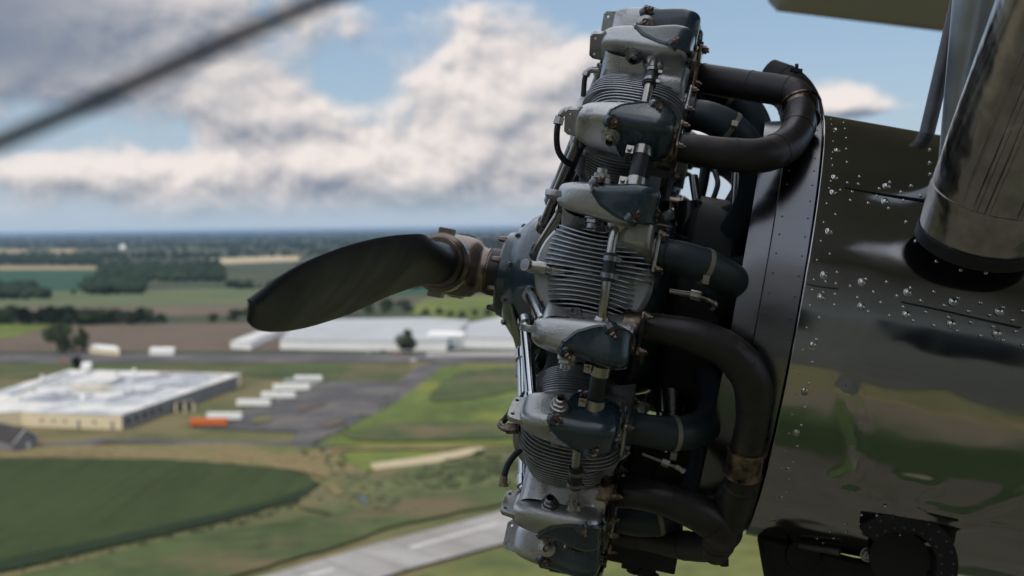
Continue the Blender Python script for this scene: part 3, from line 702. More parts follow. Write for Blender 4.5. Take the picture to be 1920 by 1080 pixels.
# ---- lower bracket and landing gear leg
m = MB(); c0 = NC(1700, 1035, NR)
def ring_arc(px, py, r0, r1, a0, a1, h=.012, col=None):
    c = A(px, py, .30); n = Vector((0, 1, -.12)).normalized(); u = Vector((-1, 0, 0)); w = n.cross(u)
    if w.z < 0: w = -w
    vs = []; fs = []; K = 28
    for i in range(K + 1):
        a = R(lerp(a0, a1, i/K))
        for (rr, hh) in ((r0, -.02), (r0, h), (r1, h), (r1, -.03)): vs.append(c + (u*math.cos(a) + w*math.sin(a))*rr + n*hh)
    for i in range(K):
        for k in range(3): fs.append((i*4+k, i*4+k+1, (i+1)*4+k+1, (i+1)*4+k))
    fs += [(0,1,2,3), (K*4, K*4+1, K*4+2, K*4+3)]
    m.add(vs, fs); return c, n, u, w
c, n, u, w = ring_arc(1690, 1056, .064, .102, -12, 150)
brk = m.build('gear_bracket', M['black'], plane, bevel=.002)
for a in range(0, 150, 14):
    for rr in (.072, .093):
        b = MB(); b.dome(c + (u*math.cos(R(a)) + w*math.sin(R(a)))*rr + n*.012, n, .0026, .0018, 10); b.build('rivet', M['barrel'], brk)
b = MB(); b.lathe([(-.04, .055), (-.02, .055)], c, n, 40); b.build('backing_plate', M['black'], brk)
def poly_block(pts, Y0, Y1, name, mt, parent, bev=.003):
    f_ = [A(x, y, Y1) for x, y in pts]; g_ = [A(x, y, Y0) for x, y in pts]; k = len(pts); b = MB()
    b.add(f_ + g_, [tuple(range(k)), tuple(reversed(range(k, 2*k)))] + [(i, (i+1)%k, (i+1)%k + k, i + k) for i in range(k)]); return b.build(name, M[mt], parent, bevel=bev)
poly_block([(1672, 982), (1710, 988), (1716, 1066), (1658, 1052)], .18, .27, 'bracket_boss', 'black', brk)
poly_block([(1625, 1032), (1674, 980), (1668, 1058), (1640, 1056)], .16, .235, 'bracket_web', 'black', brk)
poly_block([(1716, 1000), (1745, 1010), (1768, 1070), (1722, 1068)], .16, .23, 'bracket_web', 'black', brk)
b = MB(); b.hexbolt(A(1627, 1040, .24), (0, 1, -.1), .011, .010); b.build('bracket_bolt', M['dark_tube'], brk)
b = MB(); b.hexbolt(A(1686, 1000, .275), (0, 1, -.1), .007, .005); b.build('bracket_bolt', M['dark_tube'], brk)
leg = poly_block([(1418, 1000), (1500, 1018), (1600, 1045), (1700, 1060), (1790, 1075), (1790, 1150), (1450, 1180), (1432, 1080)], -.12, .13, 'landing_gear_leg', 'black', plane, .012)
b = MB(); b.lathe([(0, .035), (.01, .033), (.012, .028)], A(1505, 1040, .13), (0, 1, 0), 30); b.build('leg_cap', M['black'], leg)
b = MB(); b.tube([A(1500, 1022, .17), A(1575, 1035, .20)], .008, 14); b.build('leg_pin', M['barrel'], leg)
b = MB(); b.add([A(1403, 988, .02), A(1452, 1003, .05), A(1448, 1009, .06), A(1415, 999, .03), A(1403, 988, -.05), A(1452, 1003, -.03), A(1448, 1009, -.02), A(1415, 999, -.04)], [(0,1,2,3), (4,7,6,5), (0,4,5,1), (1,5,6,2), (2,6,7,3), (3,7,4,0)]); b.build('ring_clip', M['tape'], plane)
# ---- wing overhead: a real aerofoil, root over the fuselage to the tip far outboard
m = MB(); sec = []
N = 22
for i in range(N + 1):
    t = i / N; sec.append((t, .045 * math.sqrt(t) * 2 * (1 - t) + .02 * (1 - t)))
up_ = [(t, .10 + .25*math.sqrt(t)*(1 - t)) for t, _ in sec]; lo_ = [(t, .10 - (.10 * min(1, t / .03) ** .5 if t < .03 else .10) * (1 - .6 * t)) for t, _ in sec]
ring_pts = [(0, .10)] + [(p[0], p[1]) for p in lo_[1:]] + [(p[0], p[1]) for p in reversed(up_[1:])]
vs = []; fs = []; K = len(ring_pts)
stn = [(-6.02, 1.6, .6), (-6.0, 1.66, .9), (-5.9, 1.7, 1), (-3, 2.4, 1.1), (0, 2.9, 1.2), (3, 3.1, 1.3), (6.5, 3.1, 1.3), (12, 2.0, 1)]
for (y, ch, th) in stn:
    for (t, h) in ring_pts: vs.append((-.275 - t * ch, y, 2.105 + .03*0 + (h) * th + (0 if y < -5 else .0)))
for i in range(len(stn) - 1):
    for k in range(K): fs.append((i*K+k, i*K+(k+1)%K, (i+1)*K+(k+1)%K, (i+1)*K+k))
fs += [tuple(range(K)), tuple(range((len(stn)-1)*K, len(stn)*K))]
m.add(vs, fs); wing = m.build('wing', M['wing'], plane, smooth=50)
b = MB()
q = A(1550, 0, -5.4)
b.lathe([(0, .055), (-.006, .055), (-.006, .044), (0, .044)], (q.x, -5.4, 2.106), (0, 0, 1), 24, cap=False); b.build('drain_grommet', M['black'], wing)
# ---- fuselage side behind the camera (what the bare metal mirrors)
m = MB(); sec = []
for (x, hw, zb, zt) in [(3.6, .15, -.5, .5), (3.2, .45, -.75, .9), (2.2, .75, -1.0, 1.6), (1.0, .85, -1.1, 2.1), (-5, .85, -1.1, 2.1), (-9, .25, .2, 1.2)]:
    sec.append([(x, 4.1 + a*hw, b_) for a, b_ in ((-.9, zb), (-1, zb + .12), (-1, zt - .15), (-.9, zt), (.9, zt), (1, zt - .15), (1, zb + .12), (.9, zb))])
vs = [p for s_ in sec for p in s_]; fs = []
for i in range(len(sec) - 1):
    for k in range(8): fs.append((i*8+k, i*8+(k+1)%8, (i+1)*8+(k+1)%8, (i+1)*8+k))
fs += [tuple(range(8)), tuple(range((len(sec)-1)*8, len(sec)*8))]
m.add(vs, fs)
for k in range(14): m.box((-2.0, 3.245, -.85 + .21*k), (6, .012, .03))
fus = m.build('fuselage', M['fus'], plane)
for k in range(6):
    b = MB(); b.box((.35 - .85*k, 3.232, .25), (.5, .02, .5)); b.build('cabin_window', M['glass'], fus, bevel=.01)
# ---- dark bracing cable crossing near the camera
pp = [A(-500, 445, 2.30), A(0, 266, 2.30), A(200, 180, 2.30), A(400, 88, 2.30), A(700, -42, 2.30), A(1300, -260, 2.30)]
b = MB(); b.tube(pp, .0036, 12); b.build('bracing_cable', M['rubber'], plane)

# ================================================================ THE COUNTRYSIDE BELOW
def gmat(name, base, var=.3, s1=.02, s2=.3, mixb=None, mpos=.5, rough=.95, rows=None, s0=.004):
    m = bpy.data.materials.new(name); m.use_nodes = True; nt = m.node_tree; b = nt.nodes['Principled BSDF']
    b.inputs['Roughness'].default_value = rough; b.inputs['Specular IOR Level'].default_value = .15
    t = nt.nodes.new('ShaderNodeTexCoord')
    def nz(s, d=6, st=None):
        n = nt.nodes.new('ShaderNodeTexNoise'); n.inputs['Scale'].default_value = s; n.inputs['Detail'].default_value = d; n.inputs['Roughness'].default_value = .62
        if st:
            mp = nt.nodes.new('ShaderNodeMapping'); mp.inputs['Scale'].default_value = st[0]; mp.inputs['Rotation'].default_value = (0, 0, st[1]); nt.links.new(t.outputs['Object'], mp.inputs[0]); nt.links.new(mp.outputs[0], n.inputs['Vector'])
        else: nt.links.new(t.outputs['Object'], n.inputs['Vector'])
        return n.outputs['Fac']
    a = nz(s1); c = nz(s2)
    ad = nt.nodes.new('ShaderNodeMath'); ad.operation = 'MULTIPLY_ADD'; nt.links.new(c, ad.inputs[0]); ad.inputs[1].default_value = .45
    ml = nt.nodes.new('ShaderNodeMath'); ml.operation = 'MULTIPLY'; nt.links.new(a, ml.inputs[0]); ml.inputs[1].default_value = .55; nt.links.new(ml.outputs[0], ad.inputs[2])
    src = ad.outputs[0]
    if rows:
        rr = nz(rows[0], 2, ((1, .03, 1), rows[1])); a2 = nt.nodes.new('ShaderNodeMath'); a2.operation = 'MULTIPLY_ADD'; nt.links.new(rr, a2.inputs[0]); a2.inputs[1].default_value = .35; 
        m3 = nt.nodes.new('ShaderNodeMath'); m3.operation = 'MULTIPLY'; nt.links.new(src, m3.inputs[0]); m3.inputs[1].default_value = .65; nt.links.new(m3.outputs[0], a2.inputs[2]); src = a2.outputs[0]
    r = nt.nodes.new('ShaderNodeValToRGB'); r.color_ramp.elements[0].position = .36; r.color_ramp.elements[1].position = .64
    r.color_ramp.elements[0].color = (*[c_*(1 - var) for c_ in base], 1); r.color_ramp.elements[1].color = (*[min(1, c_*(1 + var)) for c_ in base], 1)
    nt.links.new(src, r.inputs[0]); col = r.outputs[0]
    if mixb:
        r2 = nt.nodes.new('ShaderNodeValToRGB'); r2.color_ramp.elements[0].position = mpos - .07; r2.color_ramp.elements[1].position = mpos + .07
        nt.links.new(nz(s0, 7), r2.inputs[0]); mx = nt.nodes.new('ShaderNodeMix'); mx.data_type = 'RGBA'; nt.links.new(r2.outputs[0], mx.inputs[0])
        nt.links.new(col, mx.inputs[6]); mx.inputs[7].default_value = (*mixb, 1); col = mx.outputs[2]
    nt.links.new(col, b.inputs['Base Color']); return m
GM = {
 'yel': gmat('yellow_green_grass', (.115, .125, .038), .35, .02, .15, (.060, .075, .028), .54, s0=.02),
 'deep': gmat('deep_green_grass', (.040, .062, .022), .3, .03, .15),
 'dry': gmat('dry_meadow', (.105, .092, .066), .3, .03, .15, (.080, .078, .045), .55, s0=.03),
 'ground': gmat('meadow', (.082, .086, .036), .35, .01, .12, (.135, .112, .056), .53, s0=.012),
 'far': gmat('farmland', (.040, .050, .028), .45, .002, .02, (.09, .08, .050), .56, s0=.0012),
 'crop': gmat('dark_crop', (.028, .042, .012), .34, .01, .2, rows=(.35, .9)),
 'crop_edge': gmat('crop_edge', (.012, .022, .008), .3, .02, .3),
 'lush': gmat('bright_grass', (.080, .108, .026), .34, .015, .12, (.135, .145, .030), .55, s0=.014),
 'teal': gmat('young_crop', (.022, .060, .034), .2, .01, .1),
 'pale': gmat('pale_grass', (.085, .105, .050), .2, .01, .1),
 'plough': gmat('ploughed_soil', (.105, .080, .060), .2, .01, .1),
 'straw': gmat('straw', (.28, .22, .12), .2, .01, .1),
 'tan': gmat('dry_grass', (.160, .125, .060), .32, .02, .2, (.085, .095, .035), .55, s0=.02),
 'scrub': gmat('scrub', (.075, .085, .035), .4, .03, .2, (.145, .110, .060), .54, s0=.02),
 'mow': gmat('mown_grass', (.050, .068, .024), .36, .02, .14, (.105, .085, .045), .56, s0=.018),
 'asphalt': gmat('asphalt', (.070, .067, .070), .28, .03, .3, (.110, .098, .090), .55, s0=.03, rough=.85),
 'concrete': gmat('runway_concrete', (.27, .26, .255), .12, .03, .3, (.215, .205, .195), .54, s0=.02, rough=.85),
 'sand': gmat('sand', (.36, .30, .20), .15, .05, .5),
 'paint': gmat('road_paint', (.44, .44, .43), .12, .1, 1),
 'water': gmat('creek_water', (.05, .06, .06), .1, .1, 1, rough=.1),
 'roof_white': gmat('white_roof', (.56, .545, .52), .25, .05, .3, (.30, .32, .35), .53, s0=.045, rough=.6),
 'roof_patch': gmat('grey_roof_patch', (.26, .28, .32), .30, .06, .3, (.45, .45, .45), .55, s0=.08, rough=.6),
 'roof_grey': gmat('grey_roof', (.33, .34, .36), .16, .03, .3, rough=.6),
 'wall_cream': gmat('cream_wall', (.55, .47, .33), .08, .05, .5),
 'wall_white': gmat('white_wall', (.62, .62, .62), .06, .05, .5),
 'wall_grey': gmat('grey_wall', (.16, .16, .165), .12, .05, .5),
 'dark': gmat('dark_opening', (.015, .016, .018), .2, .1, 1),
 'shingle': gmat('dark_shingle', (.040, .036, .036), .2, .3, 2),
 'white': gmat('white_trailer', (.68, .68, .67), .06, .3, 2, rough=.5),
 'orange': gmat('orange_trailer', (.52, .13, .03), .12, .3, 2, rough=.5),
 'tyre': gmat('tyre', (.02, .02, .02), .2, 1, 5),
 'winglass': gmat('window_band', (.10, .17, .20), .2, .2, 2, rough=.2),
 'yellow': gmat('yellow_trim', (.52, .38, .14), .1, .3, 2),
 'bark': gmat('bark', (.06, .05, .04), .3, .5, 4),
 'leaf': gmat('leaves', (.034, .052, .020), .45, .12, .9),
 'leaf2': gmat('olive_leaves', (.045, .055, .025), .45, .12, .9),
 'wood': gmat('woodland', (.017, .030, .015), .5, .006, .05),
}
def world_obj(o, kind='structure', label=None, cat=None, group=None):
    if kind: o['kind'] = kind
    if label: o['label'] = label
    if cat: o['category'] = cat
    if group: o['group'] = group
    return o
LV = [0]
def patch(name, pts, mt, label=None, smooth=0, z=None, rag=None):
    if rag is None: rag = 0 if name in ('road', 'runway', 'runway_marking', 'forecourt', 'pavement_joint') else .9
    """flat piece of ground whose corners are seen at these places"""
    LV[0] += 1; z = z if z is not None else .03 * LV[0]
    q = [G(x, y) for x, y in pts]
    if smooth:
        c_ = curve(q + [q[0]], smooth); q = c_[:-1]
    if rag:
        o2 = []; rn = random.Random(LV[0])
        for i, p in enumerate(q):
            p2 = q[(i + 1) % len(q)]; L = (p2 - p).length; n = max(1, min(60, int(L / (rag * 5)))); d = (p2 - p); nn = Vector((d.y, -d.x, 0)).normalized() if L > .01 else Vector()
            off = 0
            for k in range(n):
                o2.append(p + d * (k / n) + nn * (off if k else 0)); off = off * .5 + rn.uniform(-rag, rag)
        q = o2
    b = MB(); b.add([(p.x, p.y, z) for p in q], [tuple(range(len(q)))]); o = b.build(name, GM[mt])
    return world_obj(o, label=label or name.replace('_', ' '), cat=name.split('_')[-1])
# ground sheet out to the horizon
b = MB(); S = 70000
b.add([(-S, -S, 0), (S, -S, 0), (S, S, 0), (-S, S, 0)], [(0, 1, 2, 3)])
world_obj(b.build('ground', GM['far']), label='flat farmland reaching to the horizon', cat='ground')
patch('meadow', [(-900, 1500), (-500, 668), (2400, 668), (2600, 1500)], 'ground', 'mixed green and dry meadow around the airfield')
patch('field', [(-400, 500), (180, 500), (182, 506), (-400, 508)], 'straw', 'narrow pale straw field strip in the distance')
patch('field', [(-300, 469), (48, 468), (50, 474), (-300, 476)], 'straw', 'small far yellow field at the left edge')
patch('field', [(94, 468), (142, 467), (140, 474), (92, 474)], 'straw', 'small far yellow field right of the edge one')
patch('field', [(-500, 508), (190, 505), (275, 540), (275, 556), (-500, 560)], 'teal', 'blue green crop field beyond the groves')
patch('field', [(-500, 556), (520, 540), (600, 560), (300, 582), (-500, 578)], 'pale', 'pale green field before the groves')
patch('field', [(-500, 577), (300, 574), (620, 566), (560, 592), (-500, 594)], 'plough', 'narrow brown field behind the tree row')
patch('field', [(-500, 606), (100, 607), (105, 622), (0, 636), (-500, 660)], 'lush', 'green field wedge at the left before the tree row')
patch('field', [(-300, 650), (20, 634), (110, 610), (560, 606), (560, 658), (-300, 662)], 'plough', 'brown ploughed field behind the road')
patch('field', [(380, 486), (560, 479), (560, 489), (390, 496)], 'sand', 'pale strip of bare ground far behind')
patch('field', [(560, 520), (840, 505), (980, 520), (980, 545), (560, 560)], 'teal', 'dark green field beyond the warehouses')
patch('hill_field', [(770, 590), (800, 562), (935, 556), (1100, 556), (1400, 560), (1400, 600), (900, 600)], 'lush', 'bright green rough meadow behind the warehouses', 4)
patch('field', [(-600, 684), (770, 684), (765, 696), (740, 716), (615, 718), (470, 706), (-600, 716)], 'mow', 'olive grass strip between road and factory')
patch('road', [(-800, 666), (900, 662), (2200, 664), (2200, 684), (900, 680), (-800, 684)], 'asphalt', 'grey main road running level across the view')
patch('parking_lot', [(470, 768), (618, 716), (746, 718), (772, 694), (838, 674), (868, 676), (700, 782), (600, 838), (540, 838), (558, 812), (380, 806), (350, 796)], 'asphalt', 'dark asphalt lorry park with its diagonal exit road')
patch('forecourt', [(800, 662), (1060, 660), (1060, 667), (800, 670)], 'concrete', 'pale forecourt before the office building')
patch('path', [(64, 836), (190, 824), (560, 832), (620, 836), (620, 843), (540, 840), (200, 831), (120, 848), (60, 850)], 'asphalt', 'thin grey lane from the shed to the lorry park')
patch('field', [(838, 686), (1010, 686), (1400, 690), (1400, 838), (1000, 838), (590, 838), (720, 770)], 'lush', 'broad bright green grass field beside the diagonal road')
patch('path', [(620, 842), (700, 838), (832, 838), (1000, 842), (1000, 846), (832, 844), (620, 848)], 'tan', 'thin dry track below the bright field')
patch('field', [(-500, 852), (300, 836), (560, 840), (700, 862), (740, 905), (640, 912), (560, 886), (300, 866), (-500, 864)], 'tan', 'dry yellow grass around the dark crop', 3)
patch('field', [(660, 850), (830, 848), (850, 856), (760, 874), (690, 884), (630, 866)], 'lush', 'small green triangle beside the sand strip')
patch('sand_strip', [(694, 872), (760, 864), (900, 840), (910, 844), (880, 856), (745, 886), (700, 884)], 'sand', 'long pale sand strip in the grass', rag=.35)
patch('scrub', [(620, 890), (700, 884), (900, 862), (1020, 866), (1000, 905), (860, 935), (740, 962), (640, 968), (560, 950), (600, 915)], 'scrub', 'rough scrubby ground by the creek', 4)
patch('field', [(-700, 862), (0, 863), (300, 866), (480, 880), (575, 893), (602, 914), (578, 934), (480, 962), (300, 1008), (0, 1076), (-400, 1170), (-1000, 1300)], 'crop_edge', 'darker headland round the dark crop')  # darker green rim round the crop
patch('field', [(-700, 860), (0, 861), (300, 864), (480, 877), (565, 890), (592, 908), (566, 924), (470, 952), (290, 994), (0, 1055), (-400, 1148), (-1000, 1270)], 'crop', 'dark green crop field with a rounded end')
patch('field', [(-300, 1170), (0, 1090), (330, 1012), (620, 968), (960, 905), (960, 945), (760, 985), (500, 1068), (300, 1130), (-100, 1300)], 'mow', 'mown grass verge along the runway')
patch('runway', [(300, 1140), (530, 1076), (700, 1026), (945, 962), (1400, 842), (1400, 905), (950, 1022), (760, 1074), (500, 1160)], 'concrete', 'pale concrete runway crossing below the engine')
patch('runway_marking', [(764, 1032), (931, 985), (936, 987), (771, 1035)], 'paint', 'long white centreline dash on the runway')
patch('runway_marking', [(562, 1088), (622, 1072), (629, 1074), (570, 1091)], 'paint', 'white centreline dash at the bottom edge')
patch('field', [(740, 1100), (960, 1025), (1140, 985), (1600, 985), (1700, 1300), (700, 1300)], 'yel', 'patchy yellow green grass on the near side of the runway')
patch('creek', [(668, 932), (671, 931), (692, 948), (688, 950)], 'water', 'little creek glinting in the scrub')
patch('dirt_patch', [(470, 790), (505, 782), (512, 790), (480, 797)], 'tan', 'pale dirt patch on the lorry park by the near lamp post')
patch('dirt_patch', [(556, 768), (606, 758), (612, 762), (562, 774)], 'plough', 'brown dirt streak on the lorry park by the far lamp post')
patch('dirt_patch', [(600, 800), (640, 788), (648, 796), (615, 806)], 'plough', 'brown dirt patch where the lorry park meets the bright field')
patch('dirt_patch', [(598, 902), (622, 906), (650, 930), (630, 936), (606, 918)], 'tan', 'bare sandy spot at the rounded end of the dark crop')
patch('field', [(860, 700), (960, 692), (1010, 720), (900, 748), (800, 752)], 'mow', 'darker swathe across the bright green field', 4)
patch('field', [(640, 818), (760, 796), (985, 800), (985, 824), (700, 832)], 'mow', 'darker lower strip of the bright green field', 4)
for i in range(9):
    f0, f1 = (545 + i * 62, 1073 - i * 17.2 + 2), (590 + i * 62 + i * 5, 1112 - i * 18.5)
    patch('pavement_joint', [f0, (f0[0] + 1.6, f0[1]), (f1[0] + 40, f1[1]), (f1[0] + 38, f1[1])], 'asphalt', 'dark joint across the runway slabs')
def wpatch(name, pts, mt, label):
    LV[0] += 1; b = MB(); b.add([(x, y, .03 * LV[0]) for x, y in pts], [tuple(range(len(pts)))]); world_obj(b.build(name, GM[mt]), label=label, cat='field')
wpatch('field', [(-900, 75), (900, 75), (900, -60), (-900, -40)], 'dry', 'dry brownish meadow passing under the airplane')
wpatch('field', [(-900, -40), (900, -60), (900, -125), (-900, -95)], 'deep', 'mown green strip on the near side of the airplane')
wpatch('field', [(-900, -95), (900, -125), (900, -190), (-900, -130)], 'dry', 'dry brown strip on the near side of the airplane')
wpatch('field', [(-900, -130), (900, -190), (900, -420), (-900, -380)], 'scrub', 'scrubby land on the near side of the airplane')
wpatch('field', [(-900, -380), (900, -420), (900, -700), (-900, -800)], 'plough', 'ploughed land on the near side of the airplane')
# ---- trees
def leafcloud(b, c, rx, rz, n, sz, rnd):
    lumps = [(Vector((rnd.gauss(0, .45), rnd.gauss(0, .45), rnd.uniform(-.7, .8))), rnd.uniform(.40, .68)) for _ in range(10)]
    for _ in range(n):
        l, lr = rnd.choice(lumps); d = Vector((rnd.gauss(0, 1), rnd.gauss(0, 1), rnd.gauss(0, 1))).normalized() * lr * rnd.uniform(.6, 1)
        q = l + d; q = Vector((c[0] + q.x * rx, c[1] + q.y * rx, c[2] + q.z * rz * .9))
        u = Vector((rnd.gauss(0, 1), rnd.gauss(0, 1), rnd.gauss(0, 1))).normalized(); w = u.orthogonal().normalized(); s_ = sz * rnd.uniform(.6, 1.3)
        b.add([q - u*s_, q + w*s_*.8, q + u*s_, q - w*s_*.8], [(0, 1, 2, 3)])
def tree_proto(name, h, rx, mt, seed, n=1100):
    rnd = random.Random(seed); t = bpy.data.objects.new(name, None); COL.objects.link(t)
    b = MB(); b.tube([(0, 0, 0), (.1, 0, h*.3), (0, .1, h*.7)], [h*.028, h*.02, h*.008], 8)
    for k in range(4):
        a = k*1.6; b.tube([(0, 0, h*(.28 + .07*k)), (math.cos(a)*rx*.6, math.sin(a)*rx*.6, h*(.5 + .08*k))], [h*.012, h*.004], 6)
    b.build('trunk', GM['bark'], t)
    b = MB(); leafcloud(b, (0, 0, h*.56), rx, h*.46, n, h*.062, rnd); b.build('crown', GM[mt], t, smooth=180); return t
TP = [tree_proto('tree', 12, 5.5, 'leaf', 3), tree_proto('tree', 13, 6.5, 'leaf', 5), tree_proto('tree', 12, 4.2, 'leaf2', 8)]
used = [False] * 3
def tree(kind, px, py, hpx, label, group=None, wide=1.0, cat='tree'):
    p = G(px, py); dist = (p - CAM_W).dot(CW @ Vector((0, 0, -1))); hm = hpx * dist / F
    base = TP[kind]
    if not used[kind]: t = base; used[kind] = True
    else: t = copy_thing(base, None)
    s_ = hm / 12; t.location = (p.x, p.y, 0); t.scale = (s_*wide, s_*wide, s_); t.rotation_euler.z = random.uniform(0, 6.28)
    t['label'] = label; t['category'] = cat
    if group: t['group'] = group
    return t
tree(1, 115, 660, 46, 'broad crowned tree left of its slimmer neighbour behind the road', wide=.8)
tree(0, 156, 662, 44, 'slim upright tree right of the broad one behind the road', wide=.62)
tree(0, 144, 694, 24, 'small dark bush on the grass right behind the factory roof', wide=1.0, cat='bush')
tree(2, 761, 663, 42, 'round olive tree standing before the white warehouse', wide=1.25)
tree(0, 137, 552, 9, 'lone little tree in the blue green field', wide=1.2)
tree(1, 303, 606, 16, 'single tree just right of the end of the tree row', wide=.9)
random.seed(11)
xs = [-40, -18, 4, 22, 44, 58, 74, 92, 104, 122, 134, 150, 166, 178, 196, 212, 226, 244, 262, 276]
for i, x in enumerate(xs):
    tree(i % 2, x, 608 + random.uniform(-1.5, 1.5), random.uniform(20, 31), 'dark green tree in the long row behind the ploughed field', 'trees of the long row behind the ploughed field', random.uniform(1.0, 1.4))
for (x, y, h) in [(400, 604, 14), (440, 601, 18), (470, 600, 20), (505, 597, 22), (540, 596, 20), (575, 594, 22), (610, 592, 22), (650, 590, 24), (690, 588, 22), (725, 586, 22), (760, 584, 20)]:
    tree(1, x, y, h, 'dark tree in the line running behind the warehouses', 'trees in the line behind the warehouses', 1.1)
for (x, y, h) in [(800, 592, 14), (822, 590, 13), (846, 595, 12), (868, 597, 14), (890, 592, 12), (915, 593, 15)]:
    tree(2, x, y, h, 'olive bush on the green slope behind the warehouses', 'bushes on the green slope behind the warehouses', 1.4, 'bush')
# far-off woods: ragged masses
def woods(name, label, rects, hm, seed, dens=1.0):
    rnd = random.Random(seed); b = MB(); ico = None
    bm = bmesh.new(); bmesh.ops.create_icosphere(bm, subdivisions=1, radius=1); V0 = [v.co.copy() for v in bm.verts]; F0 = [[v.index for v in f.verts] for f in bm.faces]; bm.free()
    for (x0, x1, y0, y1, n) in rects:
        for _ in range(int(n * dens)):
            x = rnd.uniform(x0, x1); y = 1 / rnd.uniform(1 / (y1 - 420), 1 / (y0 - 420)) + 420 if False else rnd.uniform(y0, y1)
            p = G(x, y); dist = p.y; h = hm * rnd.uniform(.6, 1.3); r = max(h * .6, dist * 3.0 / F) * rnd.uniform(.7, 1.4)
            b.add([(p.x + v.x*r*rnd.uniform(.7, 1.2), p.y + v.y*r*rnd.uniform(.7, 1.2), h*.45 + v.z*h*.55*rnd.uniform(.7, 1.15)) for v in V0], F0)
    o = b.build(name, GM['wood'], smooth=180); return world_obj(o, 'stuff', label, 'woods')
woods('woods', 'dark woods melting into the haze along the whole horizon', [(-200, 2100, 436, 440, 1500), (-200, 2100, 440, 450, 2600), (-150, 1000, 450, 466, 1300), (1000, 2000, 450, 500, 300)], 17, 1)
woods('woods', 'belt of trees behind the straw strip at the left', [(-80, 190, 478, 497, 420), (190, 420, 474, 486, 130), (420, 980, 468, 482, 240)], 13, 2)
woods('woods', 'dark grove in the middle distance', [(185, 420, 494, 528, 420), (158, 270, 526, 552, 200), (-80, 62, 540, 562, 170), (62, 88, 552, 560, 20), (560, 820, 500, 530, 160)], 12, 3)
woods('woods', 'scattered hedges across the far fields', [(430, 980, 535, 545, 90), (840, 1000, 470, 505, 160)], 10, 4)
# scrub and tufts near the creek and along the field edges
rnd = random.Random(21); b = MB(); bm = bmesh.new(); bmesh.ops.create_icosphere(bm, subdivisions=1, radius=1); V0 = [v.co.copy() for v in bm.verts]; F0 = [[v.index for v in f.verts] for f in bm.faces]; bm.free()
def tufts(line, n, spread, hm):
    q = curve([G(*p) for p in line], 10)
    for _ in range(n):
        p = rnd.choice(q) + Vector((rnd.gauss(0, spread), rnd.gauss(0, spread * 2), 0)); r = hm * rnd.uniform(.4, 1.3)
        b.add([(p.x + v.x*r*rnd.uniform(.7, 1.6), p.y + v.y*r*rnd.uniform(.7, 1.6), r*.35 + v.z*r*.6*rnd.uniform(.7, 1.2)) for v in V0], F0)
tufts([(600, 845), (640, 880), (670, 915), (700, 945), (735, 955)], 170, 4, 1.1)
tufts([(720, 912), (800, 895), (880, 872), (960, 874)], 160, 3, 1.2); tufts([(820, 905), (900, 885), (980, 880)], 120, 6, 1.5)
tufts([(590, 836), (660, 800), (740, 748)], 120, 2, 1.0); tufts([(-100, 860), (200, 858), (480, 870)], 220, 3, .7); tufts([(-100, 1080), (200, 1035), (480, 968), (590, 925)], 160, 2, .7)
tufts([(370, 792), (460, 800), (560, 812)], 60, 2, .6)
world_obj(b.build('scrub', GM['leaf2'], smooth=180), 'stuff', 'rough scrub and weed tufts along the creek and field edges', 'scrub')
# ---- buildings
def prism_building(pts, h, wallm, roofm, name, label, cat='building', roof_over=.3):
    """upright walls on an outline seen at roof level"""
    q = [G(x, y, h) for x, y in pts]; t = bpy.data.objects.new(name, None); COL.objects.link(t); c_ = sum(q, Vector()) / len(q); t.location = (c_.x, c_.y, 0)
    poly = [(p.x - c_.x, p.y - c_.y) for p in q]
    b = MB(); b.prism(poly, 0, h); w_o = b.build('wall', GM[wallm], t)
    b = MB(); b.prism([(x*1.004, y*1.004) for x, y in poly], h + .003, h + roof_over); r_o = b.build('roof', GM[roofm], t)
    t['label'] = label; t['category'] = cat; return t, Vector((c_.x, c_.y, 0)), r_o, w_o
def loc_box(parent, origin, p0, p1, depth, z0, z1, mt, name):
    """upright slab from ground point p0 to p1, standing towards the camera by depth"""
    d = Vector((p1.x - p0.x, p1.y - p0.y, 0)); n = Vector((d.y, -d.x, 0)).normalized()
    if n.y > 0: n = -n
    a = Vector((p0.x, p0.y, 0)) - origin; c_ = Vector((p1.x, p1.y, 0)) - origin
    b = MB(); b.prism([(a.x, a.y), (c_.x, c_.y), ((c_ + n*depth).x, (c_ + n*depth).y), ((a + n*depth).x, (a + n*depth).y)], z0, z1); return b.build(name, GM[mt], parent)
fac, fo, froof, fwall = prism_building([(56, 774), (228, 779), (348, 738), (452, 702), (130, 694), (0, 733), (-200, 790), (40, 772)], 6.2, 'wall_cream', 'roof_white', 'factory', 'large flat roofed factory with cream front wall and patched white roof')
gA, gB = G(56, 774, 6.2), G(228, 779, 6.2)
for f in (.12, .25, .38, .70): q = gA.lerp(gB, f); q2 = gA.lerp(gB, f + .018); loc_box(fac, fo, q, q2, .15, 2.2, 3.8, 'dark', 'window')
for f in (.52, .885): q = gA.lerp(gB, f); q2 = gA.lerp(gB, f + .03); loc_box(fac, fo, q, q2, .15, .1, 3.6, 'wall_grey', 'door')
gC, gD = G(228, 779, 6.2), G(348, 738, 6.2)
loc_box(fac, fo, gC.lerp(gD, .01), gC.lerp(gD, 2.0), .25, .0, 6.0, 'wall_grey', 'shaded_side')  # grey slab paints the shade on the side of the cream wall
for f in (.06, .18, .30, .42, .54): loc_box(fac, fo, gC.lerp(gD, f), gC.lerp(gD, f + .04), .45, 2, 4, 'dark', 'window')
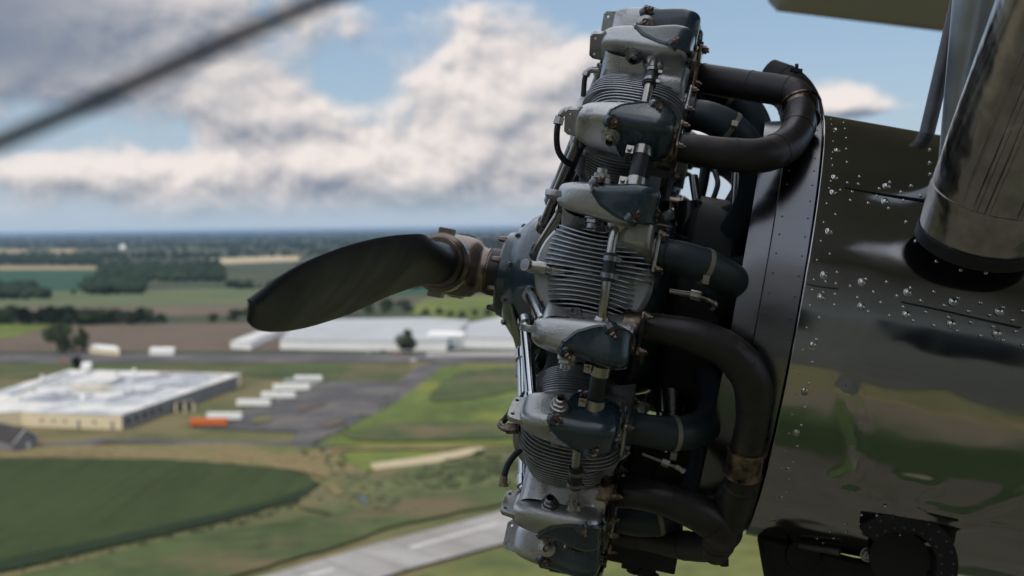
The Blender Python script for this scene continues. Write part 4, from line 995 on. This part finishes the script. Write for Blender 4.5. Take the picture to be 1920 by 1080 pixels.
# covered loading dock at the corner
dk = [(296, 753), (362, 757), (372, 741), (345, 734)]
for i in range(4):
    a = G(300 + i*18, 772 - i*.5); a2 = G(311 + i*18, 771 - i*.5); loc_box(fac, fo, a, a2, .5, 0, 4.2, 'dark', 'dock_opening')
a, a2 = G(297, 771), G(364, 769); loc_box(fac, fo, a, a2, .3, 4.2, 5.4, 'wall_grey', 'dock_canopy')
for i in range(5): a = G(296 + i*16.5, 774 - i*.4); loc_box(fac, fo, a, G(299 + i*16.5, 774 - i*.4), 1, 0, 4.4, 'wall_cream', 'dock_pillar')
for pts in ([(70, 728), (150, 702), (420, 706), (352, 728), (210, 722)], [(196, 748), (260, 730), (335, 732), (300, 750)], [(30, 752), (95, 734), (150, 738), (110, 756)]):
    q = [G(x, y, 6.53) - fo for x, y in pts]; b = MB(); b.prism([(p.x, p.y) for p in q], 6.49, 6.53); b.build('grey_roof_patch', GM['roof_patch'], froof)  # blue-grey areas laid over the white roof
# penthouse, rooftop plant and ducts
def roofbox(pts, h, name, mt='roof_white'):
    z = 6.5; q = [G(x, y, z) - fo for x, y in pts]; b = MB(); b.prism([(p.x, p.y) for p in q], z, z + h); return b.build(name, GM[mt], froof)
roofbox([(108, 723), (206, 725), (232, 712), (140, 710)], 2.6, 'penthouse')
a, a2 = G(140, 728, 8.0), G(205, 729, 8.0); b = MB(); b.box(((a + a2)/2 - fo + Vector((0, -1.2, 0))), (abs(a2.x - a.x), .3, .9)); b.build('penthouse_trim', GM['yellow'], froof)
rnd = random.Random(5)
for (x, y) in [(75, 712), (160, 700), (230, 740), (245, 738), (263, 741), (278, 740), (330, 728), (345, 722), (290, 722), (385, 712), (215, 704), (60, 735), (100, 745), (150, 752), (190, 733), (35, 748), (248, 700), (310, 708), (125, 738)]:
    w = rnd.uniform(3, 8); roofbox([(x, y), (x + w, y + .4), (x + w + 1.5, y - 2), (x + 1.5, y - 2.4)], rnd.uniform(1, 2.4), 'rooftop_unit', rnd.choice(['roof_white', 'roof_grey', 'wall_white', 'roof_grey']))
for (x0, y0, x1, y1) in [(20, 742, 128, 700), (200, 752, 330, 722), (70, 752, 175, 742), (300, 700, 420, 706), (250, 715, 330, 700)]:
    a, c_ = G(x0, y0, 6.6) - fo, G(x1, y1, 6.6) - fo; b = MB(); b.tube([(a.x, a.y, 7.0), (c_.x, c_.y, 7.0)], .5, 8); b.build('roof_duct', GM['roof_grey'], froof)
roofbox([(152, 698), (170, 698), (172, 692), (155, 692)], 4, 'water_tank', 'wall_white')
# warehouses
w1, o1, r1, _ = prism_building([(525, 638), (836, 641), (880, 601), (800, 596), (560, 600)], 6.5, 'wall_white', 'roof_grey', 'warehouse', 'very long pale grey warehouse behind the round olive tree')
w2, o2, r2, _ = prism_building([(868, 634), (1150, 638), (1200, 590), (960, 590), (880, 606)], 7, 'wall_white', 'roof_grey', 'warehouse', 'grey roofed warehouse partly behind the engine nose')
a, a2 = G(900, 652), G(1100, 654)
for i in range(8): loc_box(w2, o2, a.lerp(a2, .02 + i*.12), a.lerp(a2, .08 + i*.12), 1.5, .3, 4.2, 'dark' if i % 2 else 'winglass', 'dock_door')
w3, o3, r3, _ = prism_building([(800, 628), (868, 629), (872, 622), (808, 621)], 9, 'wall_white', 'wall_white', 'office', 'small white office block with two window bands beside the warehouse')
a, a2 = G(800, 628, 9), G(868, 629, 9)
for z0, z1 in ((1.4, 3.6), (5.2, 7.2)): loc_box(w3, o3, a.lerp(a2, .04), a.lerp(a2, .96), .2, z0, z1, 'winglass', 'window')
w4, o4, r4, _ = prism_building([(432, 641), (470, 643), (540, 612), (515, 610)], 5, 'wall_white', 'roof_white', 'shed', 'long narrow white shed left of the long warehouse', 'shed')
w5, o5, r5, _ = prism_building([(280, 656), (325, 656), (328, 652), (284, 652)], 4, 'wall_white', 'white', 'building', 'small low white building beside the main road')
w6, o6, r6, _ = prism_building([(168, 652), (224, 657), (218, 650), (176, 646)], 4, 'wall_cream', 'wall_white', 'building', 'cream low building behind the two roadside trees')
w7, o7, r7, _ = prism_building([(224, 462), (235, 462), (235, 459), (224, 459)], 14, 'white', 'white', 'farm_building', 'tiny bright white farm building among the far woods')
# gabled shed lower left
p0, p1, p2 = G(-45, 832), G(24, 850), G(70, 836)
t = bpy.data.objects.new('shed', None); COL.objects.link(t); t.location = (p1.x, p1.y, 0); t['label'] = 'grey gabled shed with dark shingle roof at the left edge'; t['category'] = 'shed'
u = Vector((p0.x - p1.x, p0.y - p1.y, 0)); w = Vector((p2.x - p1.x, p2.y - p1.y, 0)); hh = 4.2; rg = 8.2
c = [Vector(), u, u + w, w]
b = MB(); v_ = [(*q.xy, 0) for q in c] + [(*q.xy, hh) for q in c] + [(*(w*.5).xy, rg), (*(u + w*.5).xy, rg)]
b.add(v_, [(0,1,5,4), (1,2,6,9,5), (2,3,7,6), (3,0,4,8,7)]); b.build('wall', GM['wall_grey'], t)
b = MB()
def slab(a, b_, c_, d_, th=.25):
    n = ((b_ - a).cross(d_ - a)).normalized(); n = n if n.z > 0 else -n; q = [a, b_, c_, d_]
    b.add([x + n*.01 for x in q] + [x + n*th for x in q], [(0,1,2,3), (4,7,6,5), (0,4,5,1), (1,5,6,2), (2,6,7,3), (3,7,4,0)])
e = u.normalized()*.5; r0_ = w*.5 + Vector((0, 0, rg)); z3 = Vector((0, 0, hh - .3)); wo_ = w.normalized()*.5
slab(-e - wo_ + z3, u + e - wo_ + z3, u + e + r0_, r0_ - e); slab(w - e + wo_ + z3, w + u + e + wo_ + z3, u + e + r0_ + Vector((0, 0, .003)), r0_ - e + Vector((0, 0, .003))); b.build('roof', GM['shingle'], t)
b = MB(); q = w * .55 - u.normalized()*.08; b.prism([(q.x, q.y), ((q + w*.14).x, (q + w*.14).y), ((q + w*.14 - u.normalized()*.1).x, (q + w*.14 - u.normalized()*.1).y), ((q - u.normalized()*.1).x, (q - u.normalized()*.1).y)], 0, 2.3); b.build('door', GM['wall_white'], t)
b = MB(); q = -u.normalized()*.55
for s0, s1 in ((0, .5), (1, .5)):
    a_, b2 = w*s0 + q + Vector((0, 0, hh - .35)), w*s1 + q + Vector((0, 0, rg - .05)); b.tube([a_, b2], .22, 4)
b.build('gable_trim', GM['wall_white'], t)
# ---- trailers
def trailer(px0, px1, py, colour, label, name='trailer', cat='trailer', group=None, h=3.9, wd=2.6, proto=[None]):
    a, c_ = G(px0, py), G(px1, py); L = (c_ - a).length; ang = math.atan2(c_.y - a.y, c_.x - a.x)
    t = bpy.data.objects.new(name, None); COL.objects.link(t); t.location = ((a.x + c_.x)/2, (a.y + c_.y)/2 + wd/2, 0); t.rotation_euler.z = ang
    t['label'] = label; t['category'] = cat
    if group: t['group'] = group
    b = MB(); b.box((0, 0, 1.15 + (h - 1.15)/2), (L, wd, h - 1.15))
    for i in range(int(L)): b.box((-L/2 + .5 + i, -wd/2 - .02, 1.15 + (h - 1.15)/2), (.08, .06, h - 1.2))
    b.build('cargo_box', GM[colour], t)
    b = MB(); b.box((0, 0, 1.0), (L*.96, 1.0, .28)); b.box((L*.3, 0, .6), (.2, 1.6, .6)); b.build('chassis', GM['dark'], t)
    for x in (-L*.38, -L*.38 + 1.25):
        for sy in (-1, 1): b = MB(); b.lathe([(-.25, .48), (.25, .48)], (x, sy*1.0, .5), (0, 1, 0), 18); b.build('wheel', GM['tyre'], t)
    return t
g = 'white trailers parked in a staggered row'
trailer(444, 506, 765, 'white', 'white trailer nearest the camera at the left end of the staggered row', group=g)
trailer(490, 553, 750, 'white', 'second white trailer of the staggered row counted from the near end', group=g)
trailer(512, 580, 735, 'white', 'third white trailer of the staggered row counted from the near end', group=g)
trailer(533, 592, 725, 'roof_grey', 'greyish fourth trailer of the staggered row counted from the near end', group=g)
trailer(552, 603, 718, 'white', 'farthest trailer at the right end of the staggered row', group=g)
trailer(388, 452, 791, 'white', 'white trailer standing behind the orange one', group=None)
trailer(357, 425, 802, 'orange', 'orange trailer parked on the edge of the lorry park')
trailer(-30, 38, 790, 'roof_grey', 'grey silver lorry trailer backed up beside the factory yard')
b = MB()
for (x, y, h) in [(522, 792, 10), (588, 758, 9)]:
    p = G(x, y); t = bpy.data.objects.new('lamp_post', None); COL.objects.link(t); t.location = (p.x, p.y, 0)
    t['label'] = 'thin lamp post on the asphalt, %s' % ('nearer to the orange trailer' if x < 550 else 'right of the trailer row'); t['category'] = 'lamp post'
    b = MB(); b.lathe([(0, .3), (.6, .28)], (0, 0, 0), (0, 0, 1), 12); b.tube([(0, 0, .5), (0, 0, h)], .10, 8); b.build('pole', GM['wall_grey'], t)
    b = MB(); b.box((.5, 0, h), (1.4, .4, .18)); b.build('lamp_head', GM['wall_white'], t)
for (x, y, c_, lb) in [(718, 661, 'dark', 'dark car parked beside the long warehouse'), (742, 664, 'orange', 'reddish car near the round olive tree'), (690, 665, 'roof_grey', 'silver car on the road by the warehouse'), (775, 679, 'white', 'pale car on the main road near the junction'), (120, 680, 'orange', 'reddish car on the main road left of the small bush')]:
    p = G(x, y); t = bpy.data.objects.new('car', None); COL.objects.link(t); t.location = (p.x, p.y, .4); t['label'] = lb; t['category'] = 'car'
    b = MB(); b.prism([(-2.2, .35), (2.2, .35), (2.25, .9), (1.3, 1.0), (.7, 1.45), (-1.0, 1.45), (-1.7, 1.0), (-2.2, .95)], -.85, .85, Matrix.Rotation(R(90), 4, 'X')); b.build('body', GM[c_], t, bevel=.08)
    b = MB(); b.prism([(1.15, 1.02), (.65, 1.40), (-.95, 1.40), (-1.55, 1.02)], -.87, .87, Matrix.Rotation(R(90), 4, 'X')); b.build('window', GM['winglass'], t)
    for sx in (-1.35, 1.35):
        for sy in (-.8, .8): b = MB(); b.lathe([(-.1, .33), (.1, .33)], (sx, sy, .33), (0, 1, 0), 16); b.build('wheel', GM['tyre'], t)
# ---- the cloud overhead, added out of view to keep the sun off the airplane
def shade_cloud(name, label, shadow_px, alt, rad, seed):
    rnd = random.Random(seed); g = G(*shadow_px) if shadow_px else Vector((0, 0, 0)); c_ = Vector((g.x, g.y, 0)) + SUN_DIR * (alt / SUN_DIR.z)
    bm = bmesh.new()
    for i in range(26):
        a = rnd.uniform(0, 6.28); q = math.sqrt(rnd.random()); r = rnd.uniform(.22, .42) * min(rad)
        bmesh.ops.create_icosphere(bm, subdivisions=3, radius=r, matrix=Matrix.Translation((c_.x + math.cos(a)*q*(rad[0] - r*.6), c_.y + math.sin(a)*q*(rad[1] - r*.6), c_.z + rnd.uniform(0, .2)*min(rad))) @ Matrix.Diagonal((1.15, 1.15, .55, 1)))
    me = bpy.data.meshes.new(name); bm.to_mesh(me); bm.free(); me.materials.append(CM)
    me.polygons.foreach_set('use_smooth', [True]*len(me.polygons)); o = bpy.data.objects.new(name, me); COL.objects.link(o)
    tx = bpy.data.textures.new('puff', 'CLOUDS'); tx.noise_scale = 30; d = o.modifiers.new('d', 'DISPLACE'); d.texture = tx; d.strength = 22; d.texture_coords = 'GLOBAL'
    return world_obj(o, 'structure', label, 'shade_cloud')
CM = bpy.data.materials.new('cloud_white'); CM.use_nodes = True; CM.node_tree.nodes['Principled BSDF'].inputs['Base Color'].default_value = (.85, .85, .86, 1); CM.node_tree.nodes['Principled BSDF'].inputs['Roughness'].default_value = 1
shade_cloud('shade_cloud', 'broad cloud added out of view to shade the airplane', None, 1900, (125, 125), 4)
# ---- haze
hb = MB(); hb.box((0, 0, 95/2 - 1 + .5 - .5), (139000, 139000, 97)); hz_o = hb.build('haze', [])
HM = bpy.data.materials.new('haze_air'); HM.use_nodes = True; nt = HM.node_tree; nt.nodes.clear()
pv = nt.nodes.new('ShaderNodeVolumePrincipled'); ou = nt.nodes.new('ShaderNodeOutputMaterial'); pv.inputs['Color'].default_value = (.42, .60, .85, 1)
pv.inputs['Density'].default_value = 3.2e-5; pv.inputs['Anisotropy'].default_value = .2; nt.links.new(pv.outputs[0], ou.inputs['Volume'])
hz_o.data.materials.clear(); hz_o.data.materials.append(HM); world_obj(hz_o, 'stuff', 'thin blue haze over the land', 'haze')
